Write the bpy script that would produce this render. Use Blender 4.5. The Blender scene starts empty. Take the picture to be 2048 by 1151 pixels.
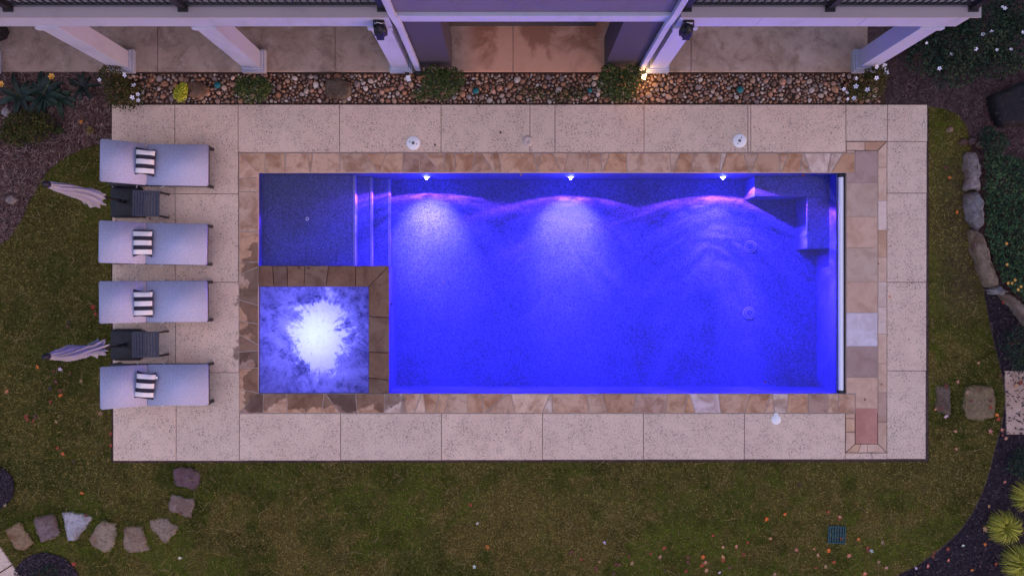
import bpy, bmesh, math, random
import numpy as np
from mathutils import Vector, Matrix, Euler

random.seed(7)
rng = np.random.default_rng(7)
scene = bpy.context.scene
COL = scene.collection
R = math.radians

# ------------------------------------------------------------------ camera
H, F = 14.7, 1650.0          # drone height, focal length in pixels of a 2048 wide frame
cam = bpy.data.cameras.new('camera')
cam.sensor_width = 36.0
cam.lens = 36.0 * F / 2048.0
cam.clip_start, cam.clip_end = 0.1, 1000.0
camo = bpy.data.objects.new('camera', cam)
camo.location = (0, 0, H)
COL.objects.link(camo)
scene.camera = camo

# ------------------------------------------------------------------ light and exposure
world = bpy.data.worlds.new('World')
scene.world = world
world.use_nodes = True
wn, wl = world.node_tree.nodes, world.node_tree.links
wn.clear()
sky = wn.new('ShaderNodeTexSky')
sky.sky_type = 'NISHITA'
sky.sun_disc = False
sky.sun_elevation = R(4.0)
sky.sun_rotation = R(125)
sky.altitude = 200
sky.air_density, sky.dust_density, sky.ozone_density = 1.0, 1.5, 2.0
bg = wn.new('ShaderNodeBackground')
bg.inputs['Strength'].default_value = 0.15
wo = wn.new('ShaderNodeOutputWorld')
wb = wn.new('ShaderNodeMix'); wb.data_type = 'RGBA'; wb.blend_type = 'MULTIPLY'      # the camera's white balance: cool, slightly magenta
wb.inputs[0].default_value = 1.0; wb.inputs[7].default_value = (1.06, 0.86, 1.13, 1)
wl.new(sky.outputs[0], wb.inputs[6]); wl.new(wb.outputs[2], bg.inputs[0]); wl.new(bg.outputs[0], wo.inputs[0])

sun = bpy.data.lights.new('sun', 'SUN')
sun.energy, sun.angle, sun.color = 0.30, R(75), (1.0, 0.84, 0.88)
suno = bpy.data.objects.new('sun', sun)
suno.rotation_euler = (R(12), R(-12), 0)
COL.objects.link(suno)

vs = scene.view_settings
scene.display_settings.display_device = 'sRGB'
vs.view_transform, vs.look, vs.gamma, vs.use_curve_mapping = 'Standard', 'None', 1.0, False
vs.exposure = 1.88
cy = scene.cycles
cy.use_denoising = True
cy.denoising_prefilter = 'ACCURATE'
cy.max_bounces, cy.transmission_bounces, cy.transparent_max_bounces = 10, 8, 8
cy.sample_clamp_indirect = 6.0

# ------------------------------------------------------------------ helpers
CX, CY = 1024.0, 575.5
def G(px, py, z=0.0):
    return ((px - CX) * (H - z) / F, (CY - py) * (H - z) / F, z)
def GX(px, z=0.0): return (px - CX) * (H - z) / F
def GY(py, z=0.0): return (CY - py) * (H - z) / F

def link(o, parent=None):
    COL.objects.link(o)
    if parent is not None: o.parent = parent
    return o
def empty(name, loc=(0, 0, 0), rz=0.0):
    o = bpy.data.objects.new(name, None)
    o.location = loc; o.rotation_euler = (0, 0, rz); o.empty_display_size = 0.1
    return link(o)
def tag(o, label=None, cat=None, group=None, kind=None):
    if label: o['label'] = label
    if cat: o['category'] = cat
    if group: o['group'] = group
    if kind: o['kind'] = kind
    return o
def lin(c):
    return tuple((v / 12.92 if v <= 0.04045 else ((v + 0.055) / 1.055) ** 2.4) for v in c)
def rgb(r, g, b): return lin((r / 255, g / 255, b / 255))

class MB:
    """collects shapes into one mesh"""
    def __init__(s): s.v, s.f, s.sm = [], [], []
    def add(s, v, f, smooth=False):
        n = len(s.v)
        s.v += [tuple(p) for p in v]
        s.f += [tuple(i + n for i in q) for q in f]
        s.sm += [smooth] * len(f)
        return s
    def box(s, x0, x1, y0, y1, z0, z1, b=0.0, M=None):
        if b <= 0:
            v = [(x, y, z) for z in (z0, z1) for y in (y0, y1) for x in (x0, x1)]
            f = [(0, 2, 3, 1), (4, 5, 7, 6), (0, 1, 5, 4), (1, 3, 7, 5), (3, 2, 6, 7), (2, 0, 4, 6)]
        else:
            bm = bmesh.new(); bmesh.ops.create_cube(bm, size=1)
            for q in bm.verts:
                q.co = Vector(((x0 + x1) / 2 + q.co.x * (x1 - x0), (y0 + y1) / 2 + q.co.y * (y1 - y0), (z0 + z1) / 2 + q.co.z * (z1 - z0)))
            bmesh.ops.bevel(bm, geom=bm.edges[:], offset=b, segments=2, affect='EDGES', profile=0.5)
            bm.verts.index_update()
            v = [q.co.copy() for q in bm.verts]; f = [tuple(q.index for q in p.verts) for p in bm.faces]; bm.free()
        if M is not None: v = [M @ Vector(p) for p in v]
        return s.add(v, f)
    def prism(s, poly, z0, z1, ch=0.0):
        """poly counter-clockwise (x, y); chamfered top"""
        n = len(poly)
        cx = sum(p[0] for p in poly) / n; cyy = sum(p[1] for p in poly) / n
        v = [(x, y, z0) for x, y in poly]
        if ch > 0:
            v += [(x, y, z1 - ch) for x, y in poly]
            for x, y in poly:
                dx, dy = cx - x, cyy - y; d = math.hypot(dx, dy) + 1e-9
                k = min(ch * 1.2, d * 0.5)
                v.append((x + dx / d * k, y + dy / d * k, z1))
            L = 3
        else:
            v += [(x, y, z1) for x, y in poly]; L = 2
        f = [tuple(range(n - 1, -1, -1))]
        for l in range(L - 1):
            for i in range(n):
                j = (i + 1) % n
                f.append((l * n + i, l * n + j, (l + 1) * n + j, (l + 1) * n + i))
        f.append(tuple((L - 1) * n + i for i in range(n)))
        return s.add(v, f)
    def tube(s, p, q, r0, r1=None, n=10, caps=True, smooth=True):
        r1 = r0 if r1 is None else r1
        p, q = Vector(p), Vector(q); d = (q - p).normalized()
        a = d.orthogonal().normalized(); b = d.cross(a)
        v = []
        for c, r in ((p, r0), (q, r1)):
            for i in range(n):
                t = 2 * math.pi * i / n
                v.append(c + a * (r * math.cos(t)) + b * (r * math.sin(t)))
        s.add(v, [(i, (i + 1) % n, n + (i + 1) % n, n + i) for i in range(n)], smooth)
        if caps:
            s.add(v[:n], [tuple(range(n - 1, -1, -1))]); s.add(v[n:], [tuple(range(n))])
        return s
    def lathe(s, prof, n=24, c=(0, 0, 0), smooth=True):
        v, f = [], []
        for r, z in prof:
            for i in range(n):
                t = 2 * math.pi * i / n
                v.append((c[0] + r * math.cos(t), c[1] + r * math.sin(t), c[2] + z))
        for l in range(len(prof) - 1):
            for i in range(n):
                j = (i + 1) % n
                f.append((l * n + i, l * n + j, (l + 1) * n + j, (l + 1) * n + i))
        s.add(v, f, smooth)
        if prof[-1][0] > 1e-4: s.add(v[-n:], [tuple(range(n))])
        if prof[0][0] > 1e-4: s.add(v[:n], [tuple(range(n - 1, -1, -1))])
        return s
    def mesh(s, name, mat=None):
        me = bpy.data.meshes.new(name)
        me.from_pydata(s.v, [], s.f); me.update()
        me.polygons.foreach_set('use_smooth', s.sm)
        if mat: me.materials.append(mat)
        return me
    def build(s, name, mat, parent=None, loc=(0, 0, 0), color=None):
        o = bpy.data.objects.new(name, s.mesh(name, mat)); o.location = loc
        if color: o.color = (*color, 1)
        return link(o, parent)

def np_mesh(name, verts, faces, mat, colors=None, smooth=False):
    """verts (N,3), faces (M,k) arrays; colors (N,3) per vertex"""
    verts = np.asarray(verts, np.float32); faces = np.asarray(faces, np.int32)
    m, k = faces.shape
    me = bpy.data.meshes.new(name)
    me.vertices.add(len(verts)); me.vertices.foreach_set('co', verts.ravel())
    me.loops.add(m * k); me.loops.foreach_set('vertex_index', faces.ravel())
    me.polygons.add(m); me.polygons.foreach_set('loop_start', np.arange(0, m * k, k, dtype=np.int32))
    me.update(calc_edges=True)
    if smooth: me.polygons.foreach_set('use_smooth', np.ones(m, bool))
    if colors is not None:
        ca = me.color_attributes.new('Col', 'FLOAT_COLOR', 'POINT')
        c4 = np.ones((len(verts), 4), np.float32); c4[:, :3] = colors
        ca.data.foreach_set('color', c4.ravel())
    me.materials.append(mat)
    return me
def np_obj(name, verts, faces, mat, colors=None, parent=None, smooth=False):
    return link(bpy.data.objects.new(name, np_mesh(name, verts, faces, mat, colors, smooth)), parent)

# low frequency value noise for scatter colours
_lat = rng.random((64, 64))
def vnoise(x, y, s):
    u, v = x * s + 100.3, y * s + 57.7
    i, j = np.floor(u).astype(int), np.floor(v).astype(int)
    fu, fv = u - i, v - j
    fu, fv = fu * fu * (3 - 2 * fu), fv * fv * (3 - 2 * fv)
    a, b = _lat[i % 64, j % 64], _lat[(i + 1) % 64, j % 64]
    c, d = _lat[i % 64, (j + 1) % 64], _lat[(i + 1) % 64, (j + 1) % 64]
    return (a * (1 - fu) + b * fu) * (1 - fv) + (c * (1 - fu) + d * fu) * fv
def inside(poly, x, y):
    poly = np.asarray(poly); r = np.zeros(len(x), bool); n = len(poly)
    for i in range(n):
        x0, y0 = poly[i]; x1, y1 = poly[(i + 1) % n]
        c = ((y0 > y) != (y1 > y)) & (x < (x1 - x0) * (y - y0) / (y1 - y0 + 1e-12) + x0)
        r ^= c
    return r
def gp(pxs, z=0.0): return [G(a, b, z)[:2] for a, b in pxs]
def ccw(poly):
    a = sum(poly[i][0] * poly[(i + 1) % len(poly)][1] - poly[(i + 1) % len(poly)][0] * poly[i][1] for i in range(len(poly)))
    return poly if a > 0 else poly[::-1]

# ------------------------------------------------------------------ materials
class MT:
    def __init__(s, name, rough=0.8, base=(0.5, 0.5, 0.5), spec=0.3, metal=0.0):
        s.m = bpy.data.materials.new(name); s.m.use_nodes = True
        s.t = s.m.node_tree; s.n, s.l = s.t.nodes, s.t.links
        s.b = s.n['Principled BSDF']
        s.b.inputs['Roughness'].default_value = rough
        s.b.inputs['Base Color'].default_value = (*base, 1)
        s.b.inputs['Specular IOR Level'].default_value = spec
        s.b.inputs['Metallic'].default_value = metal
    def node(s, t, **kw):
        o = s.n.new(t)
        for k, v in kw.items(): setattr(o, k, v)
        return o
    def set(s, inp, v):
        if hasattr(v, 'is_output'): s.l.new(v, inp)
        elif isinstance(v, (tuple, list)) and len(v) == 3 and inp.type == 'RGBA': inp.default_value = (*v, 1)
        else: inp.default_value = v
    def pos(s, obj=False):
        if obj: return s.node('ShaderNodeTexCoord').outputs['Object']
        return s.node('ShaderNodeNewGeometry').outputs['Position']
    def scale(s, v, sc):
        o = s.node('ShaderNodeVectorMath', operation='MULTIPLY'); s.set(o.inputs[0], v); o.inputs[1].default_value = sc; return o.outputs[0]
    def noise(s, scale, detail=4, vec=None, rough=0.55, dist=0.0, col=False):
        o = s.node('ShaderNodeTexNoise'); s.set(o.inputs['Vector'], vec if vec is not None else s.pos())
        o.inputs['Scale'].default_value = scale; o.inputs['Detail'].default_value = detail
        o.inputs['Roughness'].default_value = rough; o.inputs['Distortion'].default_value = dist
        return o.outputs['Color' if col else 'Fac']
    def vor(s, scale, vec=None, feature='F1', out='Distance', rnd=1.0):
        o = s.node('ShaderNodeTexVoronoi', feature=feature); s.set(o.inputs['Vector'], vec if vec is not None else s.pos())
        o.inputs['Scale'].default_value = scale; o.inputs['Randomness'].default_value = rnd
        return o.outputs[out]
    def ramp(s, fac, a, b, ca=0.0, cb=1.0):
        o = s.node('ShaderNodeMapRange'); o.interpolation_type = 'SMOOTHSTEP'
        s.set(o.inputs[0], fac); o.inputs[1].default_value = a; o.inputs[2].default_value = b
        o.inputs[3].default_value = ca; o.inputs[4].default_value = cb
        return o.outputs[0]
    def mix(s, fac, a, b, mode='MIX'):
        o = s.node('ShaderNodeMix', data_type='RGBA', blend_type=mode)
        s.set(o.inputs[0], fac); s.set(o.inputs[6], a); s.set(o.inputs[7], b)
        return o.outputs[2]
    def math(s, op, a, b=0.0, c=None):
        o = s.node('ShaderNodeMath', operation=op); s.set(o.inputs[0], a); s.set(o.inputs[1], b)
        if c is not None: s.set(o.inputs[2], c)
        return o.outputs[0]
    def xyz(s, v):
        o = s.node('ShaderNodeSeparateXYZ'); s.set(o.inputs[0], v); return o.outputs
    def objcol(s): return s.node('ShaderNodeObjectInfo').outputs['Color']
    def objrnd(s): return s.node('ShaderNodeObjectInfo').outputs['Random']
    def attr(s, name='Col'): return s.node('ShaderNodeAttribute', attribute_name=name).outputs['Color']
    def color(s, c): s.set(s.b.inputs['Base Color'], c); return s
    def rough(s, c): s.set(s.b.inputs['Roughness'], c); return s
    def bump(s, h, strength=0.3, dist=0.01):
        o = s.node('ShaderNodeBump'); o.inputs['Strength'].default_value = strength; o.inputs['Distance'].default_value = dist
        s.set(o.inputs['Height'], h); s.l.new(o.outputs[0], s.b.inputs['Normal']); return s

M = {}
def mat_deck():
    m = MT('deck_concrete', 0.85)
    big = m.noise(1.1, 3); mid = m.noise(7, 4)
    rnd = m.objrnd()
    c = m.mix(m.ramp(big, 0.3, 0.7), (0.68, 0.475, 0.355), (0.76, 0.555, 0.415))
    c = m.mix(m.ramp(mid, 0.45, 0.75, 0, 0.35), c, (0.56, 0.45, 0.38))
    c = m.mix(m.math('MULTIPLY', rnd, 0.55), c, (0.60, 0.47, 0.36)); c = m.mix(m.ramp(m.noise(0.55, 5, rough=0.65), 0.52, 0.70, 0, 0.45), c, (0.50, 0.385, 0.30))
    # pits and dark aggregate
    p = m.pos(); w = m.noise(18, 2, p, col=True)
    pv = m.node('ShaderNodeVectorMath', operation='MULTIPLY_ADD'); m.set(pv.inputs[0], w); pv.inputs[1].default_value = (0.03,) * 3; m.set(pv.inputs[2], p)
    v1 = m.vor(17, pv.outputs[0]); v2 = m.vor(40, pv.outputs[0]); v3 = m.vor(64, pv.outputs[0])
    patch = m.noise(2.6, 3); patch2 = m.noise(5.0, 3)
    s1 = m.math('LESS_THAN', v1, m.ramp(patch, 0.35, 0.65, 0.09, 0.25))
    s2 = m.math('LESS_THAN', v2, m.ramp(patch2, 0.35, 0.62, 0.16, 0.40))
    s3 = m.math('LESS_THAN', v3, m.ramp(patch, 0.30, 0.62, 0.22, 0.46))
    sp = m.math('MAXIMUM', m.math('MAXIMUM', m.math('MULTIPLY', s1, 0.85), m.math('MULTIPLY', s2, 0.66)), m.math('MULTIPLY', s3, 0.34))
    c = m.mix(sp, c, (0.20, 0.135, 0.115))
    fine = m.noise(90, 2)
    c = m.mix(m.ramp(fine, 0.35, 0.7, 0, 0.3), c, (0.78, 0.62, 0.5))
    return wetmask(m, c, -0.075).bump(m.math('SUBTRACT', m.math('MULTIPLY', fine, 0.4), sp), 0.5, 0.006).m
WET = None
def wetmask(m, c, amount):
    """water splashed over the edge of the hot tub: dark, glossy, with a ragged outline"""
    p = m.xyz(m.pos())
    x0, x1, y0, y1 = GX(500), GX(800), GY(800), GY(520)
    # distance outside the rectangle of the hot tub
    def out(v, a, b): return m.math('MAXIMUM', m.math('MAXIMUM', m.math('SUBTRACT', a, v), m.math('SUBTRACT', v, b)), 0.0)
    dx, dy = out(p[0], GX(512), GX(790)), out(p[1], GY(789), GY(525))
    d = m.math('SQRT', m.math('ADD', m.math('MULTIPLY', dx, dx), m.math('MULTIPLY', dy, dy)))
    n = m.noise(2.3, 3, rough=0.45); n2 = m.noise(9, 2)
    e = m.math('ADD', m.math('MULTIPLY', m.math('SUBTRACT', n, 0.5), 1.15), m.math('MULTIPLY', m.math('SUBTRACT', n2, 0.5), 0.22))
    w = m.ramp(m.math('SUBTRACT', m.math('ADD', e, 0.235 + amount), d), -0.008, 0.03)
    c2 = m.mix(w, c, m.mix(1.0, c, (0.42, 0.37, 0.34), 'MULTIPLY'))
    m.color(c2); m.rough(m.math('SUBTRACT', 0.85, m.math('MULTIPLY', w, 0.5)))
    return m
def mat_stone(name, wet=True, fixed_wet=False, dark=1.0):
    m = MT(name, 0.8)
    base = m.mix(1.0, m.objcol(), (1.42 * dark, 1.36 * dark, 1.22 * dark), 'MULTIPLY'); rnd = m.objrnd()
    off = m.node('ShaderNodeVectorMath', operation='MULTIPLY_ADD')
    cb = m.node('ShaderNodeCombineXYZ'); 
    for i in range(3): m.set(cb.inputs[i], rnd)
    m.set(off.inputs[0], cb.outputs[0]); off.inputs[1].default_value = (37, 91, 13); m.set(off.inputs[2], m.pos())
    v = off.outputs[0]
    a = m.noise(3.4, 4, v, 0.6, 0.6); b = m.noise(11, 5, v, 0.65, 0.4); cn = m.noise(60, 3, v)
    c = m.mix(m.ramp(a, 0.4, 0.68), base, m.mix(1.0, base, (0.62, 0.50, 0.42), 'MULTIPLY'))
    c = m.mix(m.ramp(b, 0.52, 0.72, 0, 0.65), c, m.mix(1.0, base, (0.50, 0.44, 0.46), 'MULTIPLY'))
    c = m.mix(m.ramp(b, 0.28, 0.40, 0.3, 0), c, (0.52 * dark, 0.40 * dark, 0.33 * dark))
    if dark < 1: c = m.mix(m.ramp(m.noise(22, 6, v, 0.75), 0.46, 0.64, 0, 0.55), c, m.mix(1.0, base, (0.36, 0.34, 0.36), 'MULTIPLY'))
    c = m.mix(m.ramp(cn, 0.42, 0.72, 0, 0.35), c, m.mix(1.0, base, (0.45, 0.42, 0.42), 'MULTIPLY'))
    if name.startswith('lid'): c = m.mix(0.55, c, base)
    if fixed_wet:
        c = m.mix(1.0, c, (0.36, 0.31, 0.285), 'MULTIPLY'); m.color(c); m.b.inputs['Roughness'].default_value = 0.42
    elif wet: wetmask(m, c, 0.0)
    else: m.color(c)
    return m.bump(m.math('ADD', b, m.math('MULTIPLY', cn, 0.35)), 0.7 if dark == 1.0 else 0.9, 0.014 if dark == 1.0 else 0.05).m
def mat_mortar():
    m = MT('mortar', 0.9); return m.color(m.mix(m.noise(20, 3), (0.50, 0.38, 0.31), (0.36, 0.27, 0.23))).m
def mat_patio():
    m = MT('patio_concrete', 0.75)
    a = m.noise(0.9, 5, rough=0.65); b = m.noise(5, 5, rough=0.7, dist=0.4); f = m.noise(70, 3)
    c = m.mix(m.ramp(a, 0.3, 0.7), (0.36, 0.235, 0.165), (0.52, 0.37, 0.29))
    c = m.mix(m.ramp(b, 0.5, 0.72, 0, 0.75), c, (0.24, 0.145, 0.09))
    c = m.mix(m.ramp(m.noise(1.9, 6, rough=0.7, dist=0.8), 0.48, 0.66, 0, 0.75), c, (0.20, 0.125, 0.085)); c = m.mix(m.ramp(m.noise(3.1, 5, rough=0.7), 0.56, 0.7, 0, 0.5), c, (0.60, 0.47, 0.40))
    c = m.mix(m.ramp(f, 0.4, 0.7, 0, 0.35), c, (0.50, 0.39, 0.34))
    p = m.xyz(m.pos())
    # rusty wet run-off between the two grey piers
    mx = m.ramp(m.math('ABSOLUTE', m.math('SUBTRACT', p[0], 0.45)), 1.55, 0.9)
    c = m.mix(m.math('MULTIPLY', mx, 0.8), c, (0.68, 0.32, 0.19))
    st = m.noise(1.7, 4, m.scale(m.pos(), (1.0, 0.75, 1)), 0.6, 0.5)
    w = m.math('MULTIPLY', m.ramp(m.math('ABSOLUTE', m.math('SUBTRACT', p[0], 0.45)), 1.35, 1.0), m.ramp(m.math('ADD', st, m.math('MULTIPLY', m.math('SUBTRACT', p[1], 4.25), 0.22)), 0.44, 0.62))
    c = m.mix(m.math('MULTIPLY', w, 0.8), c, (0.30, 0.115, 0.06))
    m.color(c); m.rough(m.math('SUBTRACT', 0.75, m.math('MULTIPLY', w, 0.35)))
    return m.bump(f, 0.25, 0.006).m
def mat_paint(name, c, dirt=0.25, rough=0.6):
    m = MT(name, rough)
    n = m.noise(2.2, 5, m.scale(m.pos(), (1, 1, 0.4)), 0.65); f = m.noise(55, 2)
    d = tuple(x * 0.72 for x in c)
    k = m.mix(m.ramp(n, 0.45, 0.75, 0, dirt * 2), c, d)
    return m.color(m.mix(m.ramp(f, 0.4, 0.7, 0, 0.14), k, d)).bump(f, 0.12, 0.004).m
def mat_plaster():
    m = MT('pool_plaster', 0.7)
    p = m.pos()
    f = m.noise(75, 2, p, 0.7); v = m.vor(70, p, out='Color'); b = m.noise(2.0, 3, p)
    c = m.mix(m.ramp(b, 0.35, 0.65), (0.044, 0.050, 0.20), (0.055, 0.062, 0.24))
    sv = m.xyz(v)[0]
    c = m.mix(sv, m.mix(1.0, c, (0.34, 0.34, 0.45), 'MULTIPLY'), m.mix(1.0, c, (1.95, 1.9, 1.65), 'MULTIPLY'))
    return m.color(c).bump(f, 0.2, 0.004).m
def mat_water(name, scale, strength, ns=None):
    m = MT(name)
    m.n.remove(m.b)
    g = m.node('ShaderNodeBsdfGlass'); g.inputs['IOR'].default_value = 1.33; g.inputs['Roughness'].default_value = 0.0
    g.inputs['Color'].default_value = (0.95, 0.97, 1.0, 1)
    va = m.node('ShaderNodeVolumeAbsorption'); va.inputs['Color'].default_value = (0.10, 0.16, 0.93, 1); va.inputs['Density'].default_value = 0.36
    m.l.new(va.outputs[0], m.n['Material Output'].inputs['Volume'])
    bp = m.node('ShaderNodeBump'); bp.inputs['Strength'].default_value = strength; bp.inputs['Distance'].default_value = 0.02
    m.set(bp.inputs['Height'], m.noise(scale, 3, m.scale(m.pos(), (1, 1.6, 1)), 0.5, 0.6))
    m.l.new(bp.outputs[0], g.inputs['Normal'])
    m.l.new(g.outputs[0], m.n['Material Output'].inputs['Surface'])
    return m.m
def mat_attr(name, rough=0.7, trans=0.0, spec=0.3):
    m = MT(name, rough, spec=spec); m.color(m.attr())
    return m.m
def mat_obj(name, rough=0.7, var=0.25, scale=20.0, bump=0.3):
    m = MT(name, rough); n = m.noise(scale, 4, None, 0.6); c = m.objcol()
    m.color(m.mix(m.ramp(n, 0.35, 0.7, 0, 1), c, m.mix(1.0, c, (1 - var * 1.6,) * 3, 'MULTIPLY')))
    if bump: m.bump(n, bump, 0.008)
    return m.m
def mat_fabric(name, c, scale=260, var=0.35, rough=0.95):
    m = MT(name, rough, spec=0.1)
    n = m.noise(scale, 2, m.pos(True)); b = m.noise(3, 3)
    d = tuple(x * (1 - var) for x in c)
    k = m.mix(m.ramp(n, 0.38, 0.62), d, c)
    k = m.mix(m.math('MULTIPLY', m.objrnd(), 0.16), k, d)
    return m.color(m.mix(m.ramp(b, 0.4, 0.75, 0, 0.25), k, d)).bump(m.math('ADD', m.math('MULTIPLY', n, 0.12), m.noise(5.5, 3)), 0.35, 0.02).m
def mat_simple(name, c, rough=0.5, spec=0.4, metal=0.0, n=0.15):
    m = MT(name, rough, c, spec, metal)
    q = m.noise(30, 4); d = tuple(x * (1 - n * 2) for x in c)
    return m.color(m.mix(m.ramp(q, 0.4, 0.7), c, d)).rough(m.ramp(q, 0.3, 0.7, max(rough - 0.1, 0.05), min(rough + 0.1, 1))).m
def mat_emit(name, c, s):
    m = MT(name); m.b.inputs['Emission Color'].default_value = (*c, 1); m.b.inputs['Emission Strength'].default_value = s
    return m.m
def mat_soil(name, a, b, sc=14):
    m = MT(name, 0.95, spec=0.1)
    n1 = m.noise(1.2, 4); n2 = m.noise(sc, 5, None, 0.7, 0.5); n3 = m.noise(sc * 5, 3)
    c = m.mix(m.ramp(n2, 0.35, 0.68), a, b)
    c = m.mix(m.ramp(n1, 0.35, 0.7, 0, 0.5), c, tuple(x * 0.6 for x in a))
    c = m.mix(m.ramp(n3, 0.5, 0.75, 0, 0.5), c, tuple(x * 1.5 for x in b))
    return m.color(c).bump(n2, 0.7, 0.03).m

M['deck'] = mat_deck()
M['stone'] = mat_stone('coping_flagstone')
M['lid'] = mat_stone('lid_flagstone', wet=False)
M['wetstone'] = mat_stone('wet_flagstone', fixed_wet=True)
M['mortar'] = mat_mortar()
M['patio'] = mat_patio(); M['joint'] = mat_simple('dirty_joint', (0.16, 0.115, 0.095), 0.9)
M['white'] = mat_paint('white_paint', (0.40, 0.415, 0.53), 0.35)
M['grey'] = mat_paint('dark_grey_stucco', (0.060, 0.054, 0.066))
M['greywall'] = mat_paint('grey_stucco', (0.125, 0.115, 0.15))
M['plaster'] = mat_plaster()
M['water'] = mat_water('pool_water', 3.2, 0.08)
M['black'] = mat_simple('black_plastic', (0.010, 0.010, 0.016), 0.55)
M['blackmetal'] = mat_simple('black_metal', (0.013, 0.012, 0.017), 0.45)
M['tablepaint'] = mat_simple('charcoal_metal', (0.045, 0.048, 0.075), 0.5)
M['cushion'] = mat_fabric('cushion_fabric', (0.46, 0.47, 0.66), 75, 0.30)
M['canopy'] = mat_fabric('umbrella_fabric', (0.345, 0.355, 0.40), 80, 0.25)
M['whiteplastic'] = mat_simple('white_plastic', (0.80, 0.79, 0.80), 0.45, n=0.05)
M['steel'] = MT('pale_aluminium', 0.35, (0.74, 0.74, 0.84), 0.5, 0.35).m
M['leaf'] = mat_attr('leaf_green', 0.7, spec=0.12)
M['blade'] = mat_attr('grass_blade', 0.9, spec=0.0)
M['chip'] = mat_attr('mulch_chip', 0.9, spec=0.1)
M['pebble'] = mat_obj('river_pebble', 0.6, 0.22, 30, 0.2)
M['pebbles'] = mat_attr('river_pebbles', 0.6)
M['rock'] = mat_stone('field_stone', wet=False, dark=0.72)
M['dryleaf'] = mat_obj('dry_leaf', 0.8, 0.2, 40, 0.2)
M['soil'] = mat_soil('garden_soil', (0.075, 0.046, 0.045), (0.15, 0.10, 0.095))
M['darksoil'] = mat_soil('dark_mulch', (0.018, 0.013, 0.018), (0.042, 0.032, 0.042))
M['turf'] = mat_soil('turf', (0.075, 0.062, 0.014), (0.13, 0.105, 0.030), 9)
M['teal'] = mat_simple('teal_plastic', (0.010, 0.15, 0.16), 0.5)
M['drain'] = mat_simple('green_plastic', (0.012, 0.075, 0.085), 0.5)
M['gravelbase'] = mat_soil('pebble_bed_soil', (0.05, 0.028, 0.02), (0.11, 0.062, 0.045), 20)

# ------------------------------------------------------------------ ground, lawn, beds
def ring_plane(name, outer, inner, z, mat):
    """flat sheet with a rectangular hole"""
    (a0, a1, b0, b1), (c0, c1, d0, d1) = outer, inner
    v = [(a0, b0, z), (a1, b0, z), (a1, b1, z), (a0, b1, z), (c0, d0, z), (c1, d0, z), (c1, d1, z), (c0, d1, z)]
    f = [(0, 1, 5, 4), (1, 2, 6, 5), (2, 3, 7, 6), (3, 0, 4, 7)]
    return MB().add(v, f).build(name, mat)
hole = (GX(400), GX(1800), GY(850), GY(290))
tag(ring_plane('ground', (-260, 260, -260, 260), hole, -0.075, M['soil']), kind='structure')

LAWN_PX = [(222, 282), (205, 285), (160, 299), (120, 321), (92, 345), (62, 395), (42, 440), (15, 480), (-60, 520), (-420, 560), (-420, 1500),
           (1600, 1500), (1700, 1180), (1790, 1151), (1830, 1132), (1880, 1097), (1920, 1060), (1947, 1020), (1966, 980), (1979, 940), (1990, 895), (2003, 850),
           (2011, 800), (2004, 750), (1991, 700), (1979, 645), (1969, 592), (1957, 520), (1949, 450), (1945, 400), (1945, 330), (1941, 288),
           (1934, 252), (1914, 227), (1882, 216), (1858, 214), (1858, 923), (222, 925)]
LAWN = gp(LAWN_PX, -0.05)
lawn = MB().add([(x, y, -0.06) for x, y in ccw(LAWN)], [tuple(range(len(LAWN)))]).build('lawn', M['turf'])
tag(lawn, kind='structure')

def circle_px(cx, cy, rx, ry, n=28, wob=0.06, seed=1):
    r = random.Random(seed)
    return [(cx + rx * (1 + r.uniform(-wob, wob)) * math.cos(2 * math.pi * i / n), cy + ry * (1 + r.uniform(-wob, wob)) * math.sin(2 * math.pi * i / n)) for i in range(n)]
BED_A = circle_px(92, 1172, 68, 66, seed=2, wob=0.03)
BED_B = circle_px(-32, 975, 60, 48, seed=3, wob=0.03)
DARK_R = [(1968, 586), (1985, 575), (2010, 590), (2060, 640), (2300, 760), (2300, 1500), (1640, 1500), (1700, 1182), (1790, 1153), (1831, 1134), (1882, 1099), (1922, 1062),
          (1949, 1022), (1968, 981), (1981, 941), (1992, 896), (2005, 851), (2013, 800), (2006, 750), (1993, 700), (1981, 645)]
def sheet(name, px, z, mat):
    p = ccw(gp(px, z)); o = MB().add([(x, y, z) for x, y in p], [tuple(range(len(p)))]).build(name, mat)
    return tag(o, kind='structure')
sheet('mulch_bed', BED_A, -0.052, M['darksoil'])
sheet('mulch_bed', BED_B, -0.052, M['darksoil'])
sheet('mulch_bed', DARK_R, -0.066, M['darksoil'])
PEBBLE_PX = [(222, 144), (1772, 144), (1772, 208), (222, 208)]
PB = tag(sheet('pebble_bed', PEBBLE_PX, -0.06, M['gravelbase']), kind='structure')

# lower corner walk and the walk behind the right bed
def walk(name, pieces, mat, z=-0.02):
    root = empty(name, (*gp([pieces[0][0]])[0], 0)); tag(root, kind='structure')
    for px in pieces:
        p = ccw(gp(px, z)); MB().prism([(x - root.location.x, y - root.location.y) for x, y in p], -0.12, z, 0.008).build('slab', mat, root)
    return root
walk('walkway', [[(-30, 1052), (23, 1128), (-60, 1180), (-120, 1100)], [(24, 1130), (110, 1252), (20, 1300), (-59, 1182)]], M['deck'])
walk('walkway', [[(2010, 741), (2120, 741), (2120, 868), (2014, 868)]], M['patio'], -0.03)

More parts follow.
